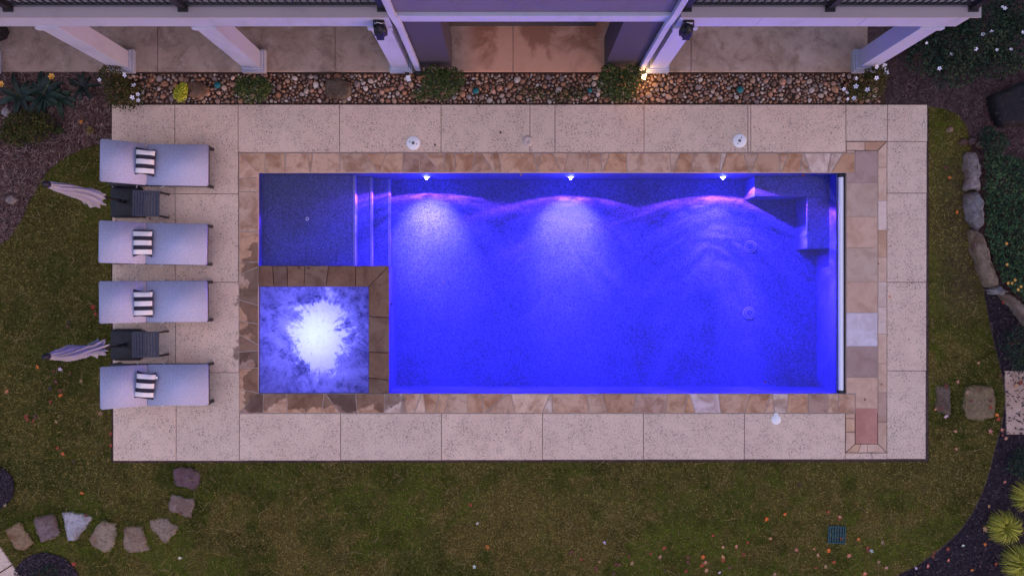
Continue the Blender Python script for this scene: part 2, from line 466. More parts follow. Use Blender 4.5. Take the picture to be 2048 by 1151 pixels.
# grass blades
def scatter_pts(x0, x1, y0, y1, n): return rng.uniform(x0, x1, n), rng.uniform(y0, y1, n)
def blades(x, y, z, length, width, lean, colors):
    n = len(x); a = rng.uniform(0, 2 * np.pi, n); dx, dy = np.cos(a), np.sin(a)
    L = length * rng.uniform(0.6, 1.3, n); le = lean * rng.uniform(0.3, 1.2, n)
    w = width * rng.uniform(0.7, 1.3, n)
    b1 = np.stack([x - dy * w, y + dx * w, np.full(n, z)], 1); b2 = np.stack([x + dy * w, y - dx * w, np.full(n, z)], 1)
    t = np.stack([x + dx * L * np.sin(le), y + dy * L * np.sin(le), z + L * np.cos(le)], 1)
    v = np.stack([b1, b2, t], 1).reshape(-1, 3); f = np.arange(3 * n).reshape(n, 3)
    return v, f, np.repeat(colors, 3, 0)
def lawn_color(x, y, n):
    g = np.array([0.118, 0.160, 0.014]); d = np.array([0.050, 0.074, 0.008]); tan = np.array([0.36, 0.27, 0.08]); br = np.array([0.185, 0.125, 0.034])
    p1 = vnoise(x, y, 0.55) * 0.5 + vnoise(x, y, 1.7) * 0.3 + vnoise(x, y, 5.0) * 0.2; p2 = vnoise(x + 31, y - 12, 0.9) * 0.4 + vnoise(x, y, 3.1) * 0.35 + vnoise(x, y, 9.0) * 0.25
    p3 = vnoise(x - 17, y * 1.5 + 9, 2.0) * 0.6 + vnoise(x, y, 7.0) * 0.4
    k = np.clip((p1 - 0.38) * 4.0, 0, 1)[:, None]; c = d * (1 - k) + g * k
    k2 = np.clip((p2 - 0.41) * 5.0, 0, 0.95)[:, None]; c = c * (1 - k2) + br * k2
    k3 = np.clip((p3 - 0.55) * 5.0, 0, 0.75)[:, None]; c = c * (1 - k3) + c * 0.38 * k3
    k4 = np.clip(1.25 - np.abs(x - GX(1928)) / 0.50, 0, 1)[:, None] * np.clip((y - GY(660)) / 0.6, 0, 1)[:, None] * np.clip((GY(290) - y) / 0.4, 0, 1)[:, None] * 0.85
    k5 = (np.clip((np.abs(x - 0.5) - 7.0) / 1.6, 0, 1) * (0.35 + 0.65 * (y > -3.6)) + np.clip(1 - (GY(921) - y) / 0.9, 0, 1) * (y < GY(921)) * 0.6)[:, None] * 0.75; c = c * (1 - k5) + np.array([0.040, 0.055, 0.009]) * k5; c = c * (1 - k4) + np.array([0.085, 0.056, 0.046]) * k4  # k5: sides darkened like lens falloff, plus a green strip below the deck
    r = rng.random(n)[:, None]; c = np.where(r < 0.08 + 0.20 * k2, tan, c)
    return c * rng.uniform(0.30, 1.65, (n, 1))
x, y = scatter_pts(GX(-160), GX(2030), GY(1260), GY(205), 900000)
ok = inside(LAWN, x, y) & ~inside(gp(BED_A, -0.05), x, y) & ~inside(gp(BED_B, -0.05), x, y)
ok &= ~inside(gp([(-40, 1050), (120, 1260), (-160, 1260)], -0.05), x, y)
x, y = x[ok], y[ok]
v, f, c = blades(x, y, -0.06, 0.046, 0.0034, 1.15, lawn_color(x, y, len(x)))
tag(np_obj('grass', v, f, M['blade'], c), kind='stuff')
# straw and clippings lying on the lawn
x, y = scatter_pts(GX(-100), GX(2000), GY(1200), GY(280), 1300); ok = inside(LAWN, x, y); x, y = x[ok], y[ok]; n = len(x)
a = rng.uniform(0, np.pi, n); L = rng.uniform(0.03, 0.11, n); w = 0.0022
dx, dy = np.cos(a), np.sin(a)
q = np.stack([np.stack([x - dx * L - dy * w, y - dy * L + dx * w, np.full(n, -0.022)], 1), np.stack([x + dx * L - dy * w, y + dy * L + dx * w, np.full(n, -0.026)], 1),
              np.stack([x + dx * L + dy * w, y + dy * L - dx * w, np.full(n, -0.026)], 1), np.stack([x - dx * L + dy * w, y - dy * L - dx * w, np.full(n, -0.022)], 1)], 1).reshape(-1, 3)
cc = np.array([0.36, 0.25, 0.12]) * rng.uniform(0.4, 1.2, (n, 1))
tag(np_obj('dry_grass_clippings', q, np.arange(4 * n).reshape(n, 4), M['chip'], np.repeat(cc, 4, 0)), kind='stuff')

# mulch chips and pine straw
def chips(name, polys, n, L0, L1, w, pal, z=-0.06, excl=()):
    xs, ys = [], []
    for px in polys:
        P = gp(px, z); P2 = np.array(P); x, y = scatter_pts(P2[:, 0].min(), P2[:, 0].max(), P2[:, 1].min(), P2[:, 1].max(), n)
        k = inside(P, x, y) & (np.abs(x) < 10.5) & (np.abs(y) < 6.4)
        for e in excl: k &= ~inside(e, x, y)
        xs.append(x[k]); ys.append(y[k])
    x, y = np.concatenate(xs), np.concatenate(ys); n = len(x)
    a = rng.uniform(0, 2 * np.pi, n); L = rng.uniform(L0, L1, n); ww = w * rng.uniform(0.6, 1.6, n); t = rng.uniform(-0.35, 0.35, n)
    dx, dy = np.cos(a), np.sin(a); zc = z + rng.uniform(0.004, 0.03, n); dz = L * np.sin(t)
    q = np.stack([np.stack([x - dx * L - dy * ww, y - dy * L + dx * ww, zc - dz], 1), np.stack([x + dx * L - dy * ww, y + dy * L + dx * ww, zc + dz], 1),
                  np.stack([x + dx * L + dy * ww, y + dy * L - dx * ww, zc + dz + 0.003], 1), np.stack([x - dx * L + dy * ww, y - dy * L - dx * ww, zc - dz + 0.003], 1)], 1).reshape(-1, 3)
    pal = np.array(pal); cc = pal[rng.integers(0, len(pal), n)] * rng.uniform(0.5, 1.4, (n, 1))
    return tag(np_obj(name, q, np.arange(4 * n).reshape(n, 4), M['chip'], np.repeat(cc, 4, 0)), kind='stuff')
LBED = [(222, 146), (222, 282), (205, 285), (160, 299), (120, 321), (92, 345), (62, 395), (42, 440), (15, 480), (-60, 520), (-200, 540), (-200, 146)]
RBED = [(1772, 60), (2200, -60), (2200, 600), (2060, 640), (1985, 580), (1969, 592), (1957, 520), (1949, 450), (1945, 400), (1945, 330), (1941, 288), (1934, 252), (1914, 227), (1882, 216), (1857, 212), (1857, 206), (1772, 206)]
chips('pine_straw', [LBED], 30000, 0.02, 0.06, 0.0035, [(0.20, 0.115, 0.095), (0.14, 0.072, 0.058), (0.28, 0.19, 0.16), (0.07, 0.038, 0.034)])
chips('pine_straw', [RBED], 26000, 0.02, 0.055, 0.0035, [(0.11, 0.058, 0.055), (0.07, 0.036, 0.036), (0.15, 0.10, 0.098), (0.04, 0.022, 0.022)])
chips('mulch_chips', [DARK_R, BED_A, BED_B], 30000, 0.008, 0.03, 0.006, [(0.03, 0.023, 0.03), (0.045, 0.033, 0.042), (0.02, 0.014, 0.02), (0.09, 0.06, 0.065)], z=-0.05)

# ------------------------------------------------------------------ pebble bed: 300 largest as parts, the rest as one mass
def ico(sub):
    bm = bmesh.new(); bmesh.ops.create_icosphere(bm, subdivisions=sub, radius=1); bm.verts.index_update()
    v = np.array([q.co[:] for q in bm.verts]); f = np.array([[q.index for q in p.verts] for p in bm.faces]); bm.free(); return v, f
ICV, ICF = ico(2)
PEB = [(0.52, 0.31, 0.20), (0.40, 0.20, 0.12), (0.56, 0.40, 0.30), (0.26, 0.13, 0.08), (0.46, 0.25, 0.17), (0.34, 0.21, 0.15), (0.20, 0.115, 0.08), (0.58, 0.46, 0.38), (0.44, 0.22, 0.12), (0.30, 0.22, 0.19), (0.36, 0.17, 0.09)]
cell, placed = {}, []
tries = [(r, n) for r, n in ((0.064, 45), (0.052, 190), (0.043, 900), (0.034, 3600), (0.027, 8000), (0.02, 7000))]
X0, X1, Y0, Y1 = GX(228), GX(1764), GY(207), GY(145.5)
for r, n in tries:
    for _ in range(n):
        rr = r * random.uniform(0.85, 1.15); px_, py_ = random.uniform(X0 + rr, X1 - rr), random.uniform(Y0 + rr * 0.8, Y1 - rr * 0.8)
        i, j = int(px_ / 0.16), int(py_ / 0.16); bad = False
        for a in (-1, 0, 1):
            for b in (-1, 0, 1):
                for (qx, qy, qr) in cell.get((i + a, j + b), ()):
                    if (qx - px_) ** 2 + (qy - py_) ** 2 < ((qr + rr) * 0.86) ** 2: bad = True; break
                if bad: break
            if bad: break
        if not bad:
            cell.setdefault((i, j), []).append((px_, py_, rr)); placed.append((px_, py_, rr))
placed.sort(key=lambda p: -p[2])
def pebble_verts():
    d = rng.uniform(0.75, 1.0); k = np.array([1.0, d, rng.uniform(0.45, 0.7)])
    n = 1 + 0.17 * np.sin(ICV @ rng.uniform(-3.0, 3.0, 3) + rng.uniform(0, 6)) + 0.07 * np.sin(ICV @ rng.uniform(-5, 5, 3) + rng.uniform(0, 6))
    return ICV * n[:, None] * k
pm = []
for k in range(12):
    me = np_mesh('pebble', pebble_verts(), ICF, M['pebble'], smooth=True); pm.append(me)
def peb_col():
    c = np.array(PEB[rng.integers(0, len(PEB))]); return c * rng.uniform(0.75, 1.25)
for i, (x, y, r) in enumerate(placed[:300]):
    o = bpy.data.objects.new('pebble', pm[i % 12]); o.location = (x, y, -0.045); o.scale = (r, r, r)
    o.rotation_euler = (random.uniform(-.2, .2), random.uniform(-.2, .2), random.uniform(0, 6.28)); o.color = (*peb_col(), 1); link(o, PB)
V, FF, CC = [], [], []
ICV1, ICF1 = ico(1)
for i, (x, y, r) in enumerate(placed[300:]):
    t = rng.uniform(0, 6.28); kx, ky = rng.uniform(0.95, 1.2), rng.uniform(0.7, 0.95)
    n = 1 + 0.12 * np.sin(ICV1 @ rng.uniform(-2.5, 2.5, 3) + rng.uniform(0, 6))
    p = ICV1 * n[:, None] * np.array([kx, ky, 0.6]) * r
    p = np.stack([p[:, 0] * np.cos(t) - p[:, 1] * np.sin(t) + x, p[:, 0] * np.sin(t) + p[:, 1] * np.cos(t) + y, p[:, 2] - 0.05], 1)
    FF.append(ICF1 + len(ICV1) * i); V.append(p); CC.append(np.repeat(peb_col()[None] * 0.9, len(ICV1), 0))
o = np_obj('small_pebbles', np.concatenate(V), np.concatenate(FF), M['pebbles'], np.concatenate(CC), PB, True); o['kind'] = 'stuff'

# ------------------------------------------------------------------ pool deck slabs
def jit_poly(poly, step=0.12, amp=0.004):
    out = []
    n = len(poly)
    for i in range(n):
        a, b = poly[i], poly[(i + 1) % n]; d = math.hypot(b[0] - a[0], b[1] - a[1]); k = max(1, int(d / step))
        for j in range(k):
            t = j / k; e = amp if j else amp * 0.3
            out.append((a[0] + (b[0] - a[0]) * t + random.uniform(-e, e), a[1] + (b[1] - a[1]) * t + random.uniform(-e, e)))
    return out
def inset(poly, g):
    """inset a convex ccw polygon by g"""
    n = len(poly); L = []
    for i in range(n):
        a, b = Vector(poly[i]), Vector(poly[(i + 1) % n]); d = b - a
        if d.length < 1e-6: continue
        d.normalize(); nrm = Vector((-d.y, d.x)); L.append((a + nrm * g, d))
    out = []
    for i in range(len(L)):
        p, d = L[i - 1]; q, e = L[i]; den = d.x * e.y - d.y * e.x
        if abs(den) < 1e-6: out.append(tuple(q)); continue
        t = ((q.x - p.x) * e.y - (q.y - p.y) * e.x) / den; out.append(tuple(p + d * t))
    return out
deck = ring_plane('pool_deck', (GX(226), GX(1852), GY(918), GY(211)), (GX(480), GX(1706), GY(823), GY(308)), -0.016, M['joint'])
tag(deck, kind='structure')
SL = [(476, 679, 209, 304.5), (679, 882, 209, 304.5), (882, 1060, 209, 304.5), (1060, 1110, 209, 304.5), (1110, 1288, 209, 304.5), (1288, 1496, 209, 304.5), (1496, 1501.5, 209, 304.5), (1501.5, 1692, 209, 304.5),
      (1692, 1775, 209, 282), (1775, 1855, 209, 283),
      (223, 349.5, 209, 387), (349.5, 476, 209, 387), (224, 350, 387, 564), (350, 476.5, 387, 564), (225, 351, 564, 744.5), (351, 477.5, 564, 744.5), (226, 352, 744.5, 921), (352, 478.5, 744.5, 921),
      (478.5, 681, 826, 920.5), (681, 883, 826, 920), (883, 1085, 826, 919.5), (1085, 1287, 826, 919), (1287, 1489, 826, 918.5), (1489, 1690.5, 826, 918), (1690.5, 1774, 905, 917.5),
      (1774, 1854, 283, 386), (1774, 1853.5, 386, 564), (1774, 1853, 564, 741), (1774, 1852, 741, 917)]
for x0, x1, y0, y1 in SL:
    g = 0.005
    MB().prism(ccw([(GX(x0) + g, GY(y1) + g), (GX(x1) - g, GY(y1) + g), (GX(x1) - g, GY(y0) - g), (GX(x0) + g, GY(y0) - g)]), -0.11, random.uniform(-0.001, 0.001), 0.005).build('slab', M['deck'], deck)

# ------------------------------------------------------------------ swimming pool
pool = empty('swimming_pool', (*gp([(1100, 566)])[0], -1.35))
tag(pool, 'long rectangular pool lit violet blue with a flagstone coping and tanning shelf', 'pool')
PO = Vector(pool.location)
def part(mb, name, mat, parent=pool, color=None):
    o = mb.build(name, mat, parent, color=color)
    o.location = -Vector(parent.matrix_world.translation if parent.parent else parent.location)
    return o
ZW = -0.085; ZF = -1.36; ZSH = -0.33
PX0, PX1, PY0, PY1 = GX(517), GX(1692), GY(786), GY(346)
XB = GX(1675.5)                                       # pool wall in front of the cover slot
SX1, SY1 = GX(778), GY(531)                            # outer corner of the hot tub block
mb = MB()   # basin walls and floor (faces look inwards)
mb.add([(PX0, PY0, ZF), (XB, PY0, ZF), (XB, PY1, ZF), (PX0, PY1, ZF)], [(0, 1, 2, 3)])
part(mb, 'pool_floor', M['plaster'])
mb = MB()
t = 0.15
mb.box(PX0 - t, PX1 + t, PY1, PY1 + t, ZF - 0.05, -0.045)
mb.box(PX0 - t, PX1 + t, PY0 - t, PY0, ZF - 0.05, -0.045)
mb.box(PX0 - t, PX0, PY0 + 0.0005, PY1 - 0.0005, ZF - 0.05, -0.045)
mb.box(XB, XB + 0.02, PY0 + 0.0005, PY1 - 0.0005, ZF - 0.05, -0.06)
part(mb, 'pool_wall', M['plaster'])
# tanning shelf and two steps beside it
sx = [GX(710, -0.25), GX(744, -0.5), GX(780, -0.75)]
part(MB().box(PX0, sx[0], SY1 + 0.001, PY1 - 0.001, ZF, ZSH, 0.012), 'tanning_shelf', M['plaster'])
part(MB().box(sx[0] - 0.01, sx[1], SY1 + 0.002, PY1 - 0.002, ZF, ZSH - 0.32, 0.012), 'step', M['plaster'])
part(MB().box(sx[1] - 0.01, sx[2], SY1 + 0.003, PY1 - 0.003, ZF, ZSH - 0.64, 0.012), 'step', M['plaster'])
M['edge_strip'] = mat_obj('edge_strip', 0.4, 0.15, 40, 0.1)
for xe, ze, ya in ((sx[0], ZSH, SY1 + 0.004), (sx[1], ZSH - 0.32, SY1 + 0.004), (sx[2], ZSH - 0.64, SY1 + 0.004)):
    part(MB().box(xe - 0.035, xe + 0.005, ya, PY1 - 0.004, ze - 0.12, ze + 0.004, 0.003), 'edge_strip', M['edge_strip'], pool, (0.22, 0.215, 0.34))  # paler strip along each step edge
# corner bench
BX0, BY0 = GX(1506, -0.45), GY(394, -0.45)
part(MB().box(BX0, XB - 0.001, BY0, PY1 - 0.001, ZF, -0.50, 0.015), 'bench', M['plaster'])
part(MB().box(GX(1611, -0.45), XB - 0.001, GY(497, -0.45), BY0 + 0.005, ZF, -0.502, 0.015), 'bench', M['plaster'])
# main drains on the floor
def torus(mb, c, R_, r, n=40, k=8):
    v, f = [], []
    for i in range(n):
        a = 2 * math.pi * i / n
        for j in range(k):
            b = 2 * math.pi * j / k; rr = R_ + r * math.cos(b); v.append((c[0] + rr * math.cos(a), c[1] + rr * math.sin(a), c[2] + r * math.sin(b)))
    for i in range(n):
        for j in range(k): f.append((i * k + j, ((i + 1) % n) * k + j, ((i + 1) % n) * k + (j + 1) % k, i * k + (j + 1) % k))
    return mb.add(v, f, True)
mpale = mat_simple('pale_drain_ring', (0.30, 0.30, 0.42), 0.5, n=0.05)
for (a, b) in ((1500, 492.5), (1497.5, 625)):
    za = -1.04; cx_, cy_, _ = G(a, b, za); e = 1.0
    d = part(MB().lathe([(0.112, 0), (0.108, 0.014), (0.10, 0.02), (0.07, 0.024), (0.0, 0.026)], 36, (cx_, cy_, ZF)), 'main_drain', M['plaster'])
    mb = MB(); torus(mb, (cx_, cy_, ZF + 0.016), 0.108, 0.006); torus(mb, (cx_, cy_, ZF + 0.024), 0.070, 0.005)
    o = mb.build('drain_ring', mpale, d); 
cx_, cy_, _ = G(614.5, 437.5, -0.27)
ft = part(torus(MB(), (cx_, cy_, ZSH + 0.006), 0.025, 0.009, 24, 8), 'return_fitting', M['whiteplastic'])
MB().lathe([(0.017, 0), (0.017, 0.004), (0, 0.004)], 20, (cx_, cy_, ZSH)).build('hole', M['black'], ft)
# water sheet, cut round the hot tub block
e_ = 0.06
wp = [(PX0 - e_, SY1 - e_), (SX1 - e_, SY1 - e_), (SX1 - e_, PY0 - e_), (PX1 + e_, PY0 - e_), (PX1 + e_, PY1 + e_), (PX0 - e_, PY1 + e_)]
wat = MB().prism(ccw(wp), ZF - 0.04, ZW).build('pool_water', M['water'])
tag(wat, kind='structure')

# coping stones
CO = {'tan': (0.40, 0.265, 0.19), 'pink': (0.42, 0.285, 0.23), 'brown': (0.34, 0.20, 0.135), 'pale': (0.47, 0.37, 0.32), 'slate': (0.25, 0.18, 0.185), 'white': (0.50, 0.455, 0.475),
      'rust': (0.37, 0.215, 0.13), 'grey': (0.36, 0.275, 0.24), 'dark': (0.14, 0.095, 0.115), 'red': (0.33, 0.135, 0.12), 'blue': (0.46, 0.45, 0.60)}
def stone(poly_px, colname, name='coping_stone', mat='stone', parent=pool, z=0.0, gap=0.008, th=0.06, dz=0.002):
    p = inset(ccw(gp(poly_px)), gap)
    q = jit_poly(p, 0.09, 0.004)
    k = (np.array(CO[colname]) * 0.55 + np.array((0.42, 0.272, 0.195)) * 0.45) * random.uniform(0.88, 1.12)
    return part(MB().prism(q, z - th, z + random.uniform(-dz, dz), 0.006), name, M[mat], parent, tuple(k))
# bed of mortar under the coping (a frame)
def frame(mb, x0, x1, y0, y1, X0, X1, Y0, Y1, z0, z1):
    mb.box(x0, x1, Y1, y1, z0, z1); mb.box(x0, x1, y0, Y0, z0, z1); mb.box(x0, X0, Y0, Y1, z0, z1); mb.box(X1, x1, Y0, Y1, z0, z1); return mb
part(frame(MB(), GX(477), GX(1774), GY(826), GY(305), PX0 - 0.004, PX1 + 0.01, PY0 - 0.004, PY1 + 0.004, -0.11, -0.010), 'mortar_bed', M['mortar'])
T0, T1 = 305.5, 345.5
top = [(477, 516, None), (530.5, 529, 'tan'), (571, 570, 'tan'), (614, 620, 'pink'), (625, 621, 'brown'), (679, 680, 'pink'), (730, 756, 'grey'), (773, 758, 'brown'), (806, 805, 'tan'), (839, 839, 'slate'),
       (847, 881, 'slate'), (890, 884, 'pink'), (911, 909, 'tan'), (951, 942, 'brown'), (963, 988, 'pink'), (984, 991, 'pink'), (997, 1003, 'brown'), (1068, 1075, 'tan'), (1081, 1077, 'pale'), (1105, 1124, 'brown'), (1137, 1125.5, 'pink'),
       (1177, 1174, 'pink'), (1203, 1203, 'pink'), (1219, 1205, 'pink'), (1253, 1253, 'rust'), (1340, 1342, 'grey'), (1360, 1346, 'pale'), (1388, 1380, 'rust'), (1441, 1439, 'grey'), (1453, 1441, 'white'), (1486, 1499, 'brown'),
       (1517, 1501, 'grey'), (1558, 1560, 'tan'), (1578, 1563, 'pink'), (1605, 1598, 'rust'), (1609, 1621, 'grey'), (1662, 1655, 'white'), (1686, 1662, 'white'), (1710, 1710, 'rust')]
for (a, b, _), (c, d, col) in zip(top, top[1:]):
    stone([(a, T0), (c, T0), (d, T1), (b, T1)], col)
B0, B1 = 786.5, 825.5
bot = [(516, 477, None), (527, 525, 'dark'), (573, 575, 'pink'), (648, 643, 'rust'), (650, 680, 'tan'), (711, 714, 'dark'), (769, 768, 'tan'), (804, 803, 'white'), (807, 813, 'dark'), (843, 828, 'pink'), (846, 852, 'pale'), (878, 870, 'brown'), (901, 887, 'tan'),
       (935, 935, 'grey'), (965, 965, 'brown'), (1016, 969, 'brown'), (1022, 1030, 'pink'), (1101, 1084, 'pale'), (1104, 1105, 'white'), (1174, 1177, 'pink'), (1203, 1214, 'grey'), (1274, 1264, 'brown'), (1334, 1332, 'slate'),
       (1376, 1368, 'tan'), (1379, 1391, 'rust'), (1437, 1442, 'blue'), (1500, 1489, 'pink'), (1542, 1529, 'brown'), (1545, 1549, 'pink'), (1577, 1573, 'white'), (1616, 1616, 'brown'), (1655, 1654, 'slate'), (1677, 1676, 'pale'), (1710, 1710, 'pink')]
for (a, b, _), (c, d, col) in zip(bot, bot[1:]):
    stone([(a, B0), (c, B0), (d, B1), (b, B1)], col)
lef = [(305, 345, None), (357, 354, 'pink'), (382, 383, 'grey'), (463, 463, 'grey'), (478, 465, 'brown'), (525, 524, 'brown'), (549, 533, 'tan'), (599, 611, 'grey'), (641, 648, 'brown'), (668, 690, 'brown'), (704, 701, 'pink'), (737, 736, 'slate'), (777, 786, 'brown'), (826, 788, 'tan')]
for (a, b, _), (c, d, col) in zip(lef, lef[1:]):
    stone([(477.5, a), (477.5, c), (516.5, d), (516.5, b)], col)
# lid over the cover housing: big flags, narrow strip round them
def lidpoly(pts, col): 
    p = ccw(gp(pts)); k = (np.array(CO[col]) * 0.75 + np.array((0.38, 0.275, 0.225)) * 0.25) * random.uniform(0.94, 1.06)
    c = (sum(q[0] for q in p) / len(p), sum(q[1] for q in p) / len(p))
    p = [(x + (0.003 if x < c[0] else -0.003), y + (0.003 if y < c[1] else -0.003)) for x, y in p]
    part(MB().prism(p, -0.06, random.uniform(-0.002, 0.002), 0.0), 'lid_stone', M['lid'], pool, tuple(k))
lidpoly([(1711, 301.5), (1755, 301.5), (1755, 366), (1693, 366), (1693, 346), (1711, 346)], 'slate')
for y0, y1, col in ((366, 433, 'grey'), (433, 495, 'pink'), (495, 563, 'grey'), (563, 625, 'pink'), (625, 692, 'blue'), (692, 754, 'slate')):
    lidpoly([(1693, y0), (1755, y0), (1755, y1), (1693, y1)], col)
lidpoly([(1693, 754), (1755, 754), (1755, 816), (1711, 816), (1711, 785.5), (1693, 785.5)], 'pink')
lidpoly([(1711, 816), (1755, 816), (1755, 887), (1711, 887)], 'red')
ys = [283, 334, 401, 460, 514, 563, 613, 667, 726, 784, 843, 905]
for y0, y1, col in zip(ys, ys[1:], ['pale', 'pale', 'white', 'tan', 'pale', 'white', 'white', 'pale', 'grey', 'slate', 'grey']):
    if y0 == 283: pts = [(1774, y0), (1774, y1), (1756, y1), (1756, 301)]
    elif y1 == 905: pts = [(1774, y0), (1774, 905), (1756, 887), (1756, y0)]
    else: pts = [(1774, y0), (1774, y1), (1756, y1), (1756, y0)]
    stone(pts, col, 'edge_stone', 'lid', gap=0.004)
for pts, col in (([(1693, 283), (1730, 283), (1730, 300.5), (1693, 300.5)], 'pale'), ([(1730, 283), (1773.5, 283), (1755.5, 300.5), (1730, 300.5)], 'brown'),
                 ([(1691.5, 826.5), (1710, 826.5), (1710, 836), (1691.5, 836)], 'pink'), ([(1691.5, 836), (1710, 836), (1710, 863), (1691.5, 863)], 'tan'), ([(1691.5, 863), (1710, 863), (1710, 887), (1691.5, 904)], 'grey'),
                 ([(1692, 904.5), (1710, 887.5), (1722, 887.5), (1716, 904.5)], 'tan'), ([(1716, 904.5), (1722, 887.5), (1735, 887.5), (1735, 904.5)], 'pale'), ([(1735, 904.5), (1735, 887.5), (1756, 887.5), (1773, 904.5)], 'pale'), ([(1693, 301), (1710, 301), (1710, 305), (1693, 305)], 'pale')):
    stone(pts, col, 'edge_stone', 'lid', gap=0.004)

# underwater lights in the long wall
UL = (0.20, 0.105, 1.0)
M['lens'] = mat_emit('lamp_lens', (0.5, 0.4, 1.0), 30); M['lens'].cycles.emission_sampling = 'NONE'
def pool_lamp(px, watts, half_deg, tilt_deg, hot):
    x = GX(px, -0.4); z = -0.47
    lp = empty('pool_light', (0, 0, 0)); lp.parent = pool; lp.location = Vector((x, PY1, z)) - PO
    b = MB(); b.lathe([(0.085, 0), (0.085, 0.012), (0.052, 0.02)], 28)
    ring = b.build('ring', M['whiteplastic'], lp); ring.rotation_euler = (R(90), 0, 0)
    l = MB().lathe([(0.046, 0.010), (0.042, 0.022), (0.030, 0.034), (0.015, 0.040), (0, 0.042)], 24).build('lens', M['lens'], lp); l.rotation_euler = (R(90), 0, 0)
    L = bpy.data.lights.new('pool_lamp', 'SPOT'); L.energy = watts; L.color = UL; L.spot_size = R(half_deg * 2); L.spot_blend = 0.10; L.shadow_soft_size = 0.008
    L.use_nodes = True; nt = L.node_tree; em = nt.nodes['Emission']
    # beam of the lens: wide lobe with a brighter rim
    tc = nt.nodes.new('ShaderNodeTexCoord'); sp = nt.nodes.new('ShaderNodeSeparateXYZ'); nt.links.new(tc.outputs['Normal'], sp.inputs[0])
    ab = nt.nodes.new('ShaderNodeMath'); ab.operation = 'ABSOLUTE'; nt.links.new(sp.outputs[2], ab.inputs[0])
    cv = nt.nodes.new('ShaderNodeFloatCurve'); nt.links.new(ab.outputs[0], cv.inputs[1])
    c = cv.mapping.curves[0]
    c.points[0].location = (0, 0.16); c.points[1].location = (1, 1.0)
    for p in ((math.cos(R(half_deg)), 0.42), (math.cos(R(half_deg - 4)), 0.26), (math.cos(R(half_deg - 9)), 0.11), (0.5, 0.15), (0.65, 0.19), (0.85, 0.38), (0.95, 0.80)):
        c.points.new(*p)
    cv.mapping.update()
    # noise in the beam imitates streaks reflected under the water surface; rim tinted violet
    def nz(vec_scale, scale, det, dist):
        vm = nt.nodes.new('ShaderNodeVectorMath'); vm.operation = 'MULTIPLY_ADD'; nt.links.new(tc.outputs['Normal'], vm.inputs[0]); vm.inputs[1].default_value = vec_scale; vm.inputs[2].default_value = (px * 0.013, 0, 0)
        q = nt.nodes.new('ShaderNodeTexNoise'); nt.links.new(vm.outputs[0], q.inputs['Vector']); q.inputs['Scale'].default_value = scale; q.inputs['Detail'].default_value = det; q.inputs['Distortion'].default_value = dist
        mr = nt.nodes.new('ShaderNodeMapRange'); nt.links.new(q.outputs['Fac'], mr.inputs[0]); mr.inputs[1].default_value = 0.32; mr.inputs[2].default_value = 0.68; return mr
    ra = nz((1.0, 1.0, 2.6), 1.9, 3, 0.9); ra.inputs[3].default_value = 0.18; ra.inputs[4].default_value = 1.80
    rb = nz((1.1, 1.1, 8.0), 2.4, 2, 1.0); rb.inputs[3].default_value = 0.35; rb.inputs[4].default_value = 1.70
    mm = nt.nodes.new('ShaderNodeMath'); mm.operation = 'MULTIPLY'; nt.links.new(ra.outputs[0], mm.inputs[0]); nt.links.new(rb.outputs[0], mm.inputs[1])
    m2 = nt.nodes.new('ShaderNodeMath'); m2.operation = 'MULTIPLY'; nt.links.new(mm.outputs[0], m2.inputs[0])
    # flat fan: the beam stays strong sideways, close to the horizontal
    ay = nt.nodes.new('ShaderNodeMath'); ay.operation = 'ABSOLUTE'; nt.links.new(sp.outputs[1], ay.inputs[0])
    fy = nt.nodes.new('ShaderNodeMapRange'); fy.interpolation_type = 'SMOOTHSTEP'; nt.links.new(ay.outputs[0], fy.inputs[0]); fy.inputs[1].default_value = 0.10; fy.inputs[2].default_value = 0.40; fy.inputs[3].default_value = 0.75; fy.inputs[4].default_value = 0.0
    mxn = nt.nodes.new('ShaderNodeMath'); mxn.operation = 'MAXIMUM'; nt.links.new(fy.outputs[0], mxn.inputs[0]); nt.links.new(cv.outputs[0], mxn.inputs[1]); nt.links.new(mxn.outputs[0], m2.inputs[1])
    nt.links.new(m2.outputs[0], em.inputs['Strength'])
    cm = nt.nodes.new('ShaderNodeMapRange'); nt.links.new(ab.outputs[0], cm.inputs[0]); cm.inputs[1].default_value = math.cos(R(half_deg)); cm.inputs[2].default_value = math.cos(R(half_deg - 13))
    cx2 = nt.nodes.new('ShaderNodeMix'); cx2.data_type = 'RGBA'; nt.links.new(cm.outputs[0], cx2.inputs[0]); cx2.inputs[6].default_value = (4.2, 1.5, 0.9, 1); cx2.inputs[7].default_value = (1, 1, 1, 1)
    nt.links.new(cx2.outputs[2], em.inputs['Color'])
    lo = bpy.data.objects.new('pool_lamp', L); link(lo, lp); lo.location = (0, -0.052, 0); lo.rotation_euler = (R(90 - tilt_deg), 0, R(180))
    # hot middle of the beam, dipped towards the floor
    L2 = bpy.data.lights.new('pool_beam', 'SPOT'); L2.energy = hot; L2.color = (0.25, 0.18, 1.0); L2.spot_size = R(70); L2.spot_blend = 1.0; L2.shadow_soft_size = 0.008
    l2 = bpy.data.objects.new('pool_beam', L2); link(l2, lp); l2.location = (0, -0.053, 0); l2.rotation_euler = (R(90 - 41), 0, R(180))
    # added weak fill lamp, imitating light scattered in the water
    L3 = bpy.data.lights.new('scatter_fill', 'POINT'); L3.energy = 12; L3.color = (0.01, 0.02, 1.0); L3.shadow_soft_size = 0.008
    l3 = bpy.data.objects.new('scatter_fill', L3); link(l3, lp); l3.location = (0, -0.054, 0)
    return lp
pool_lamp(853.5, 640, 79, 0, 900); pool_lamp(1141, 700, 76, 0, 830); pool_lamp(1445, 1250, 76, 0, 80)

